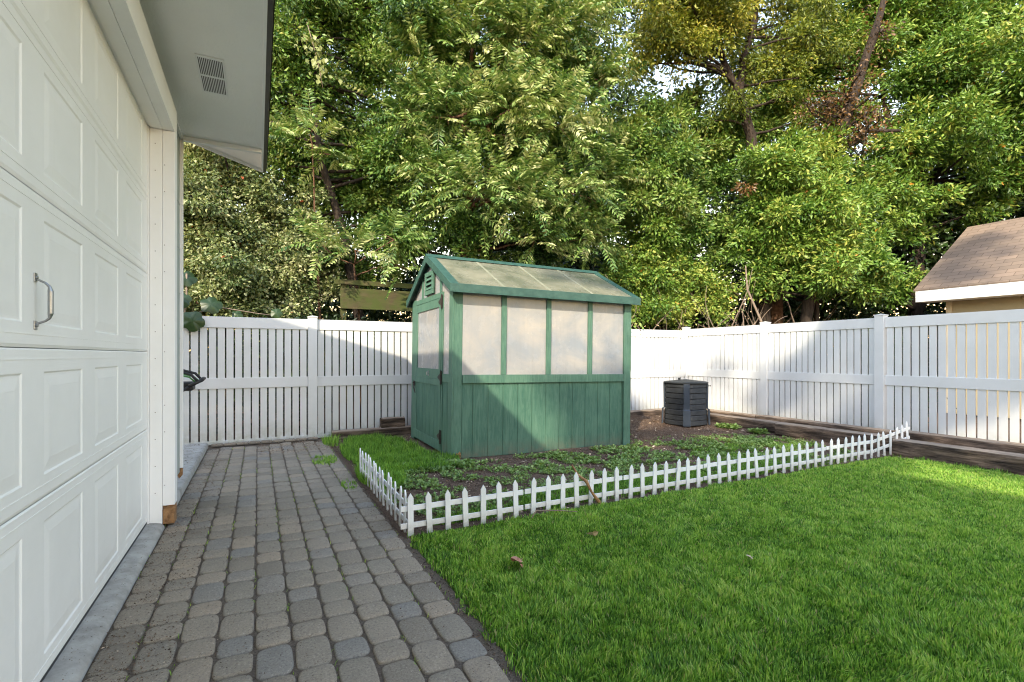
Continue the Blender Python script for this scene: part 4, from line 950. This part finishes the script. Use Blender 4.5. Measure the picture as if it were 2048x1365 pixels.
# tangle of bare pale twigs behind the fence corner
tw = thing('bare_brush', 'tangle of bare pale twigs showing over the fence near the corner', 'brush', (9.0, 8.9, 0))
b = MB()
for k in range(130):
    x = random.uniform(5.6, 12.6); y = 8.5 if x < 8.6 else random.uniform(7.3, 8.4)
    a = Vector((x, y+random.uniform(0,.5), random.uniform(.6,1.9))); e = a+Vector((random.gauss(0,.6), random.gauss(0,.25), random.uniform(.2,1.5)))
    branch(b, a, e, random.uniform(.007,.019), .004, wob=.22, n=6, seg=5)
b.build('twigs', M['twig'], tw, smooth=True)
tk = thing('tree_trunk', 'thick reddish brown trunk with a pale leaning stick, just over the side fence', 'tree trunk', (11.7, 8.4, 0))
b = MB(); b.tube([(11.45,8.1,0),(11.42,8.1,1.6),(11.5,8.12,3.2),(11.6,8.2,5)], [.19,.17,.15,.12], 12, jit=.08); b.build('trunk', M['barkred'], tk, smooth=True)
b = MB(); b.tube([(9.9,7.2,1.2),(9.75,7.25,2.0),(9.5,7.4,2.7),(9.45,7.4,3.2)], [.03,.028,.02,.012], 7, jit=.1); b.build('leaning_stick', M['twig'], tk, smooth=True)

# far wood: dense dark mass, looser towards the top so sky shows
parts = []
# openings where sky shows between the crowns: (azimuth from +y, elevation, half width) in degrees
gaps = [(38.6,31.5,.5),(46.2,28.0,.7),(53.5,32.0,.6),(13.8,27.5,.2),(48.0,16.6,.1),(8.2,32.0,.2)]
for k in range(620):
    a = random.uniform(-20, 78); dist = random.uniform(15.5, 23) if a < 58 else random.uniform(19, 24)
    x = dist*math.sin(R(a)); y = dist*math.cos(R(a))
    z = dist*random.uniform(.02, .86)+1.0; r = random.uniform(.75, 1.45)
    el = math.degrees(math.atan2(z-1.25, dist)); ar = math.degrees(r*.75/dist)
    if any(math.hypot((a-ga)*math.cos(R(el)), el-ge) < gw+ar for ga, ge, gw in gaps): continue
    parts.append(clump_leaves((x, y, z), r, int(330*r*r), .20, .10, random.uniform(.3,.75), sdist=.32, cull=.8))
for k in range(260):
    a = random.uniform(-20, 78); dist = random.uniform(14.6, 17) if a < 52 else random.uniform(18.5, 21)
    r = random.uniform(.7, 1.1); parts.append(clump_leaves((dist*math.sin(R(a)), dist*math.cos(R(a)), random.uniform(.3, 4.2) if a < 50 else random.uniform(.5, 6.5)), r, int(420*r*r), .18, .09, random.uniform(.2,.6), sdist=.3, cull=.8))
for k in range(150):
    a = random.uniform(50, 80); dist = random.uniform(16.2, 18.5) if a < 67 else random.uniform(20.5, 22.5)
    r = random.uniform(.6, 1.0); parts.append(clump_leaves((dist*math.sin(R(a)), dist*math.cos(R(a)), random.uniform(.4, 6.5)), r, int(430*r*r), .17, .085, random.uniform(.2,.6), sdist=.3, cull=.8))
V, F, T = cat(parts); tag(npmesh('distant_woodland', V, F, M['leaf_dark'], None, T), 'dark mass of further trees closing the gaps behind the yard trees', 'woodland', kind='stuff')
V = None
ug = []
for k in range(150):
    if k < 90: x, y = random.uniform(-3.5, 9.2), random.uniform(8.75, 9.9)
    else: x, y = random.uniform(9.1, 10.6), random.uniform(4.6, 9.2)
    if 2.0 < x < 2.9 and y < 9.4: continue
    ug.append(clump_leaves((x, y, random.uniform(.1, 1.55)), random.uniform(.3, .5), 420, .085, .045, random.uniform(.1,.5), sdist=.16, cull=.4))
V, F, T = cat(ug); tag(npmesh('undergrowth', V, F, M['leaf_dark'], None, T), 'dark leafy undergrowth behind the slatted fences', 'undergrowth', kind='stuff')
# (more depth low behind the roof end)
# unseen tree behind the viewpoint; crown lobes placed up-sun of the wanted shadows
spots = [(8.4,4.1,1.55,.30),(8.4,4.2,1.9,.3),(8.4,3.9,.95,.3),(8.4,3.4,1.6,.34),(8.4,3.0,.95,.28),(8.4,4.45,2.05,.30),(8.4,4.7,1.72,.33),(8.4,5.1,1.3,.34),(8.4,5.6,.95,.30),(8.4,6.1,.6,.28),(8.4,3.75,1.35,.38),(8.4,3.3,1.05,.40),(8.4,3.5,.6,.25),(8.4,3.0,1.4,.35),(8.4,2.6,1.75,.35),(8.4,7.3,1.0,.16),(8.0,8.0,.85,.14),(8.4,2.6,.95,.2),
         (6.4,3.45,.1,.45),(7.1,3.0,.1,.35),(6.7,3.6,.1,.35),(7.2,2.4,.1,.3),(7.6,4.4,.15,.35),(7.5,5.6,.1,.3),(5.9,4.3,0,.4),(4.3,5.5,.35,.34),(4.5,5.5,.9,.2),(3.75,5.55,.70,.2),(4.0,5.5,.35,.28),(3.4,5.55,.9,.13),(6.6,6.3,.35,.38),(5.4,5.2,0,.4),(7.0,5.0,.1,.3),(7.3,1.5,0,.5),(4.0,6.2,2.4,.22),(13.4,5.5,3.05,.32),(13.8,5.4,3.35,.16),(14.2,5.3,3.6,.3),(14.55,5.2,3.85,.3),(13.2,5.1,2.9,.2),(14.0,4.7,3.45,.15),(4.7,6.0,2.3,.2)]
st = [(x-8.6, y-8.6, z+8.6, r) for x, y, z, r in spots]
tree('shade_tree', 'unseen tree behind the viewpoint, crown shaped to shade the fence and garden', 'tree', [(1.6,-9.5,0,.22),(1.4,-8.5,4,.18),(.6,-6.5,7.2,.12),(-.5,-4.5,9,.06)], st, 'leaf_mid', 42000, .12, .055, .5, twigs=2, limb_r=.02, spread=.13, subr=(.5,.8))

# ---------------------------------------------------------------- grass, weeds, mulch debris
def blades(n, xs, ys, zs, h, wd, tint, lean=.35, tuft=None):
    a = RNG.uniform(0, 2*math.pi, n); ln = RNG.uniform(.05, 1, n)*lean
    d = np.stack([np.cos(a), np.sin(a), np.zeros(n)], 1)
    if tuft is not None: d = d*.7+tuft
    s = np.stack([-np.sin(a), np.cos(a), np.zeros(n)], 1)
    b0 = np.stack([xs, ys, zs], 1); h = h[:, None]; wd = wd[:, None]; ln = ln[:, None]
    m = b0+UP*h*.55+d*h*ln*.35; t = b0+UP*h*(1-.25*ln)+d*h*ln
    V = np.stack([b0-s*wd*.5, b0+s*wd*.5, m+s*wd*.42, m-s*wd*.42, t], 1).reshape(-1, 3)
    q = np.arange(n)*5
    F = np.stack([np.stack([q,q+1,q+2],1), np.stack([q,q+2,q+3],1), np.stack([q+3,q+2,q+4],1)], 1).reshape(-1, 3)
    return V, F, np.repeat(tint, 5)
sT, cT = math.sin(R(26.9)), math.cos(R(26.9))
def lawn_pts(n, x0, x1, y0, y1, dmax_w=None):
    xs = RNG.uniform(x0, x1, n); ys = RNG.uniform(y0, y1, n); return xs, ys
parts = []
xs, ys = lawn_pts(1150000, .885, 7.05, -.6, 3.45)
dep = xs*sT+ys*cT; lat = (xs*cT-ys*sT)
keep = (dep > 1.45) & (np.abs(lat) < dep*1.25+.3) & (xs < 6.92+.08*vnoise(ys, ys*0, .3, 5)+.05*np.sin(ys*3))
edge = .893+.045*vnoise(ys, ys*0, .12, 6); keep &= xs > edge
keep &= ys < 3.40+.07*(vnoise(xs, xs*0, .15, 8)-.5)
dens = np.clip(1.15-.13*dep, .42, 1)*(.62+.55*vnoise(xs, ys, .07, 9))
thin = np.clip((xs-.885)/.12, .3, 1)*np.clip((3.5-ys)/.22, .35, 1)
keep &= RNG.random(len(xs)) < dens*thin
xs, ys, dep = xs[keep], ys[keep], dep[keep]; n = len(xs)
cl = vnoise(xs, ys, .10, 12); cl2 = vnoise(xs, ys, .45, 13); cl3 = vnoise(xs, ys, .05, 14)
h = (.016+.022*cl+.012*cl3)*RNG.uniform(.45, 1.35, n)
wd = (.0034+.0011*dep)*RNG.uniform(.6, 1.3, n)
tint = np.clip(.11+.10*vnoise(xs, ys, .9, 19)+.34*cl2*cl+.26*cl3+.027*np.clip(xs-1.2,0,6)+RNG.normal(0, .27, n), 0, .93)
tint = np.where(RNG.random(n) < .025, .99, tint)
tf = np.stack([vnoise(xs, ys, .08, 15)-.5, vnoise(xs, ys, .08, 16)-.5, xs*0], 1)*1.6
parts.append(blades(n, xs, ys, np.full(n, -.012), h, wd, tint, .8, tf))
V, F, T = cat(parts); tag(npmesh('lawn_grass', V, F, M['grass'], None, T), 'mown green lawn grass', 'grass', kind='stuff')
# grass patches in the bed and at the path edge
parts = []
def patch(n, cx, cy, rx, ry, hh, tb, lean=.9, z=None, tone=None):
    a = RNG.uniform(0, 2*math.pi, n); r = np.sqrt(RNG.random(n)); x = cx+rx*r*np.cos(a); y = cy+ry*r*np.sin(a)
    k = RNG.random(n) < np.clip(vnoise(x, y, .13, 31)*1.7-.15, 0, 1); x, y = x[k], y[k]; m = len(x)
    hv_ = hh*RNG.uniform(.5, 1.2, m)*(.6+.7*vnoise(x, y, .12, 32))
    zz = bedz(x, y) if z is None else np.full(m, z)
    parts.append(blades(m, x, y, zz-.003, hv_, np.full(m, .0065)*RNG.uniform(.6,1.2,m), np.clip(tb-.16+RNG.normal(0,.2,m), 0, .93), lean, np.stack([vnoise(x,y,.1,33)-.5, vnoise(x,y,.1,34)-.5, x*0],1)*1.6))
patch(24000, 1.42, 6.5, .48, 1.35, .10, .50); patch(9000, 1.7, 5.6, .42, .45, .09, .40); patch(6000, 1.12, 5.2, .22, .6, .09, .55)
patch(9000, 2.9, 3.72, 1.1, .24, .06, .48); patch(11000, 4.4, 3.75, 1.2, .25, .055, .5); patch(3000, 1.6, 3.62, .5, .12, .05, .45)
patch(7000, 5.6, 4.4, .8, .5, .045, .5); patch(3000, 6.6, 4.6, .4, .4, .05, .5); patch(700, .70, 6.3, .14, .28, .06, .6, z=-.01); patch(500, .78, 5.0, .07, .2, .05, .6, z=-.01)
patch(1800, 5.0, 6.3, .12, .25, .08, .6); patch(500, .93, 7.5, .12, .3, .16, .6); patch(900, 5.8, 3.6, .8, .15, .05, .5)
patch(700, 7.1, 2.9, .05, .6, .05, .5, z=-.02); patch(500, 2.15, 3.55, .15, .1, .08, .5)
# tiny blades in paver joints
m = 1300; ci = RNG.integers(0, 11, m); x = PX0+ci*colw+RNG.normal(0, .004, m); y = RNG.uniform(1.2, 7.7, m); k = vnoise(x*3, y, .35, 40) > .55; x, y = x[k], y[k]; m = len(x)
parts.append(blades(m, x, y, np.full(m, -.011), RNG.uniform(.008, .028, m), np.full(m, .004), RNG.uniform(.3, .95, m), 1.0))
V, F, T = cat(parts); tag(npmesh('bed_grass', V, F, M['grass'], None, T), 'tufts of grass in the garden bed and along the path edge', 'grass', kind='stuff')
# low broad weeds
def weeds(n, cx, cy, rx, ry, s0=.03, tb=.5, thr=.35):
    a = RNG.uniform(0, 2*math.pi, n); r = np.sqrt(RNG.random(n)); x = cx+rx*r*np.cos(a); y = cy+ry*r*np.sin(a)
    k = (vnoise(x, y, .16, 51) > thr) & ~((x > 2.0) & (x < 4.72) & (y > 5.42) & (y < 7.6)); x, y = x[k], y[k]; m = len(x)
    K = 6; out = []
    X_ = np.repeat(x, K); Y_ = np.repeat(y, K); mm = len(X_)
    aa = RNG.uniform(0, 2*math.pi, mm); el = RNG.uniform(.15, 1.0, mm)
    D_ = np.stack([np.cos(aa)*np.cos(el), np.sin(aa)*np.cos(el), np.sin(el)], 1)
    L_ = s0*RNG.uniform(.6, 1.3, mm); P_ = np.stack([X_, Y_, bedz(X_, Y_)+RNG.uniform(.0, .02, mm)], 1)+D_*L_[:, None]*.3
    return leaf_arrays(P_, D_, nrm(UP+RNG.normal(size=(mm,3))*.25), L_, L_*.72, np.clip(tb+RNG.normal(0,.2,mm), 0, 1), .1)
pw = [weeds(3800, 4.2, 4.75, 3.1, 1.2, .017, .62, .45), weeds(1800, 2.6, 4.7, 1.6, .9, .014, .55, .4), weeds(900, 6.2, 4.7, .9, .9, .02, .6, .4), weeds(1000, 2.9, 4.9, 1.9, .65, .034, .6, .5), weeds(1300, 4.6, 4.7, 2.0, .85, .034, .6, .48), weeds(900, 5.9, 4.6, 1.1, .75, .034, .62), weeds(500, 1.5, 4.4, .55, .8), weeds(500, 1.8, 5.4, .4, .35, .04, .4, .2), weeds(420, 2.7, 3.95, 1.7, .35, .028, .5), weeds(60, 7.15, 5.95, .18, .16, .06, .6, 0), weeds(40, 7.2, 5.4, .12, .1, .07, .6, 0), weeds(200, 6.0, 3.75, .9, .2, .03, .5), weeds(120, 5.0, 6.4, .25, .35, .04, .6, 0)]
V, F, T = cat(pw); tag(npmesh('weeds', V, F, M['weed'], None, T), 'low broad-leaved weeds scattered over the soil', 'weeds', kind='stuff')
# mulch, bark and leaf crumbs
def flakes(n, x0, x1, y0, y1, zf, s0=.012, tb=.45, mask=None):
    x = RNG.uniform(x0, x1, n); y = RNG.uniform(y0, y1, n)
    if mask is not None: k = mask(x, y); x, y = x[k], y[k]
    m = len(x); a = RNG.uniform(0, 2*math.pi, m); D_ = np.stack([np.cos(a), np.sin(a), RNG.uniform(-.2,.5,m)], 1)
    return leaf_arrays(np.stack([x, y, zf(x, y)+.003], 1), nrm(D_), nrm(UP+RNG.normal(size=(m,3))*.5), s0*RNG.uniform(.5, 2.0, m), s0*RNG.uniform(.3, .9, m), np.clip(tb+RNG.normal(0,.26,m), 0, 1), .15)
gmask = lambda x, y: ~((x > 2.04) & (x < 4.70) & (y > 5.5) & (y < 7.55))
flat = lambda z: (lambda x, y: np.full(len(x), z))
pf = [flakes(42000, .92, 7.4, 3.45, 8.0, bedz, .014, .48, gmask), flakes(2200, .95, 7.3, 3.5, 7.8, bedz, .034, .72, gmask), flakes(5000, 6.8, 7.2, 1.0, 3.6, flat(-.018), .018, .6), flakes(5000, 7.3, 8.3, 1.0, 8.0, flat(-.02), .016, .5),
      flakes(3200, .85, .965, .2, 5.4, flat(-.014), .010, .35), flakes(9000, -.6, .9, 1.3, 7.8, flat(.001), .0055, .30, lambda x, y: vnoise(x, y, .4, 61) > .42), flakes(3500, -.6, -.32, 1.6, 7.8, flat(.001), .008, .35, lambda x, y: vnoise(x, y, .25, 63) > .4), flakes(2600, .55, .93, 3.2, 7.6, flat(.001), .007, .35, lambda x, y: vnoise(x, y, .3, 64) > .45),
      flakes(2200, .0, 1.0, 7.0, 7.9, flat(-.004), .014, .65), flakes(1400, -.6, -.4, 1.6, 7.8, flat(.0), .008, .45), flakes(900, -1.4, -.62, 5.5, 7.9, flat(.055), .012, .4), flakes(400, -.8, .9, 7.8, 8.0, flat(.03), .012, .6),
      flakes(250, -.70, -.62, 1.6, 4.35, flat(.041), .005, .3)]
V, F, T = cat(pf); tag(npmesh('mulch_debris', V, F, M['chip'], None, T), 'bark chips, crumbs and dry leaf bits on soil and joints', 'debris', kind='stuff')
print('verts', sum(len(o.data.vertices) for o in bpy.data.objects if o.type == 'MESH'))
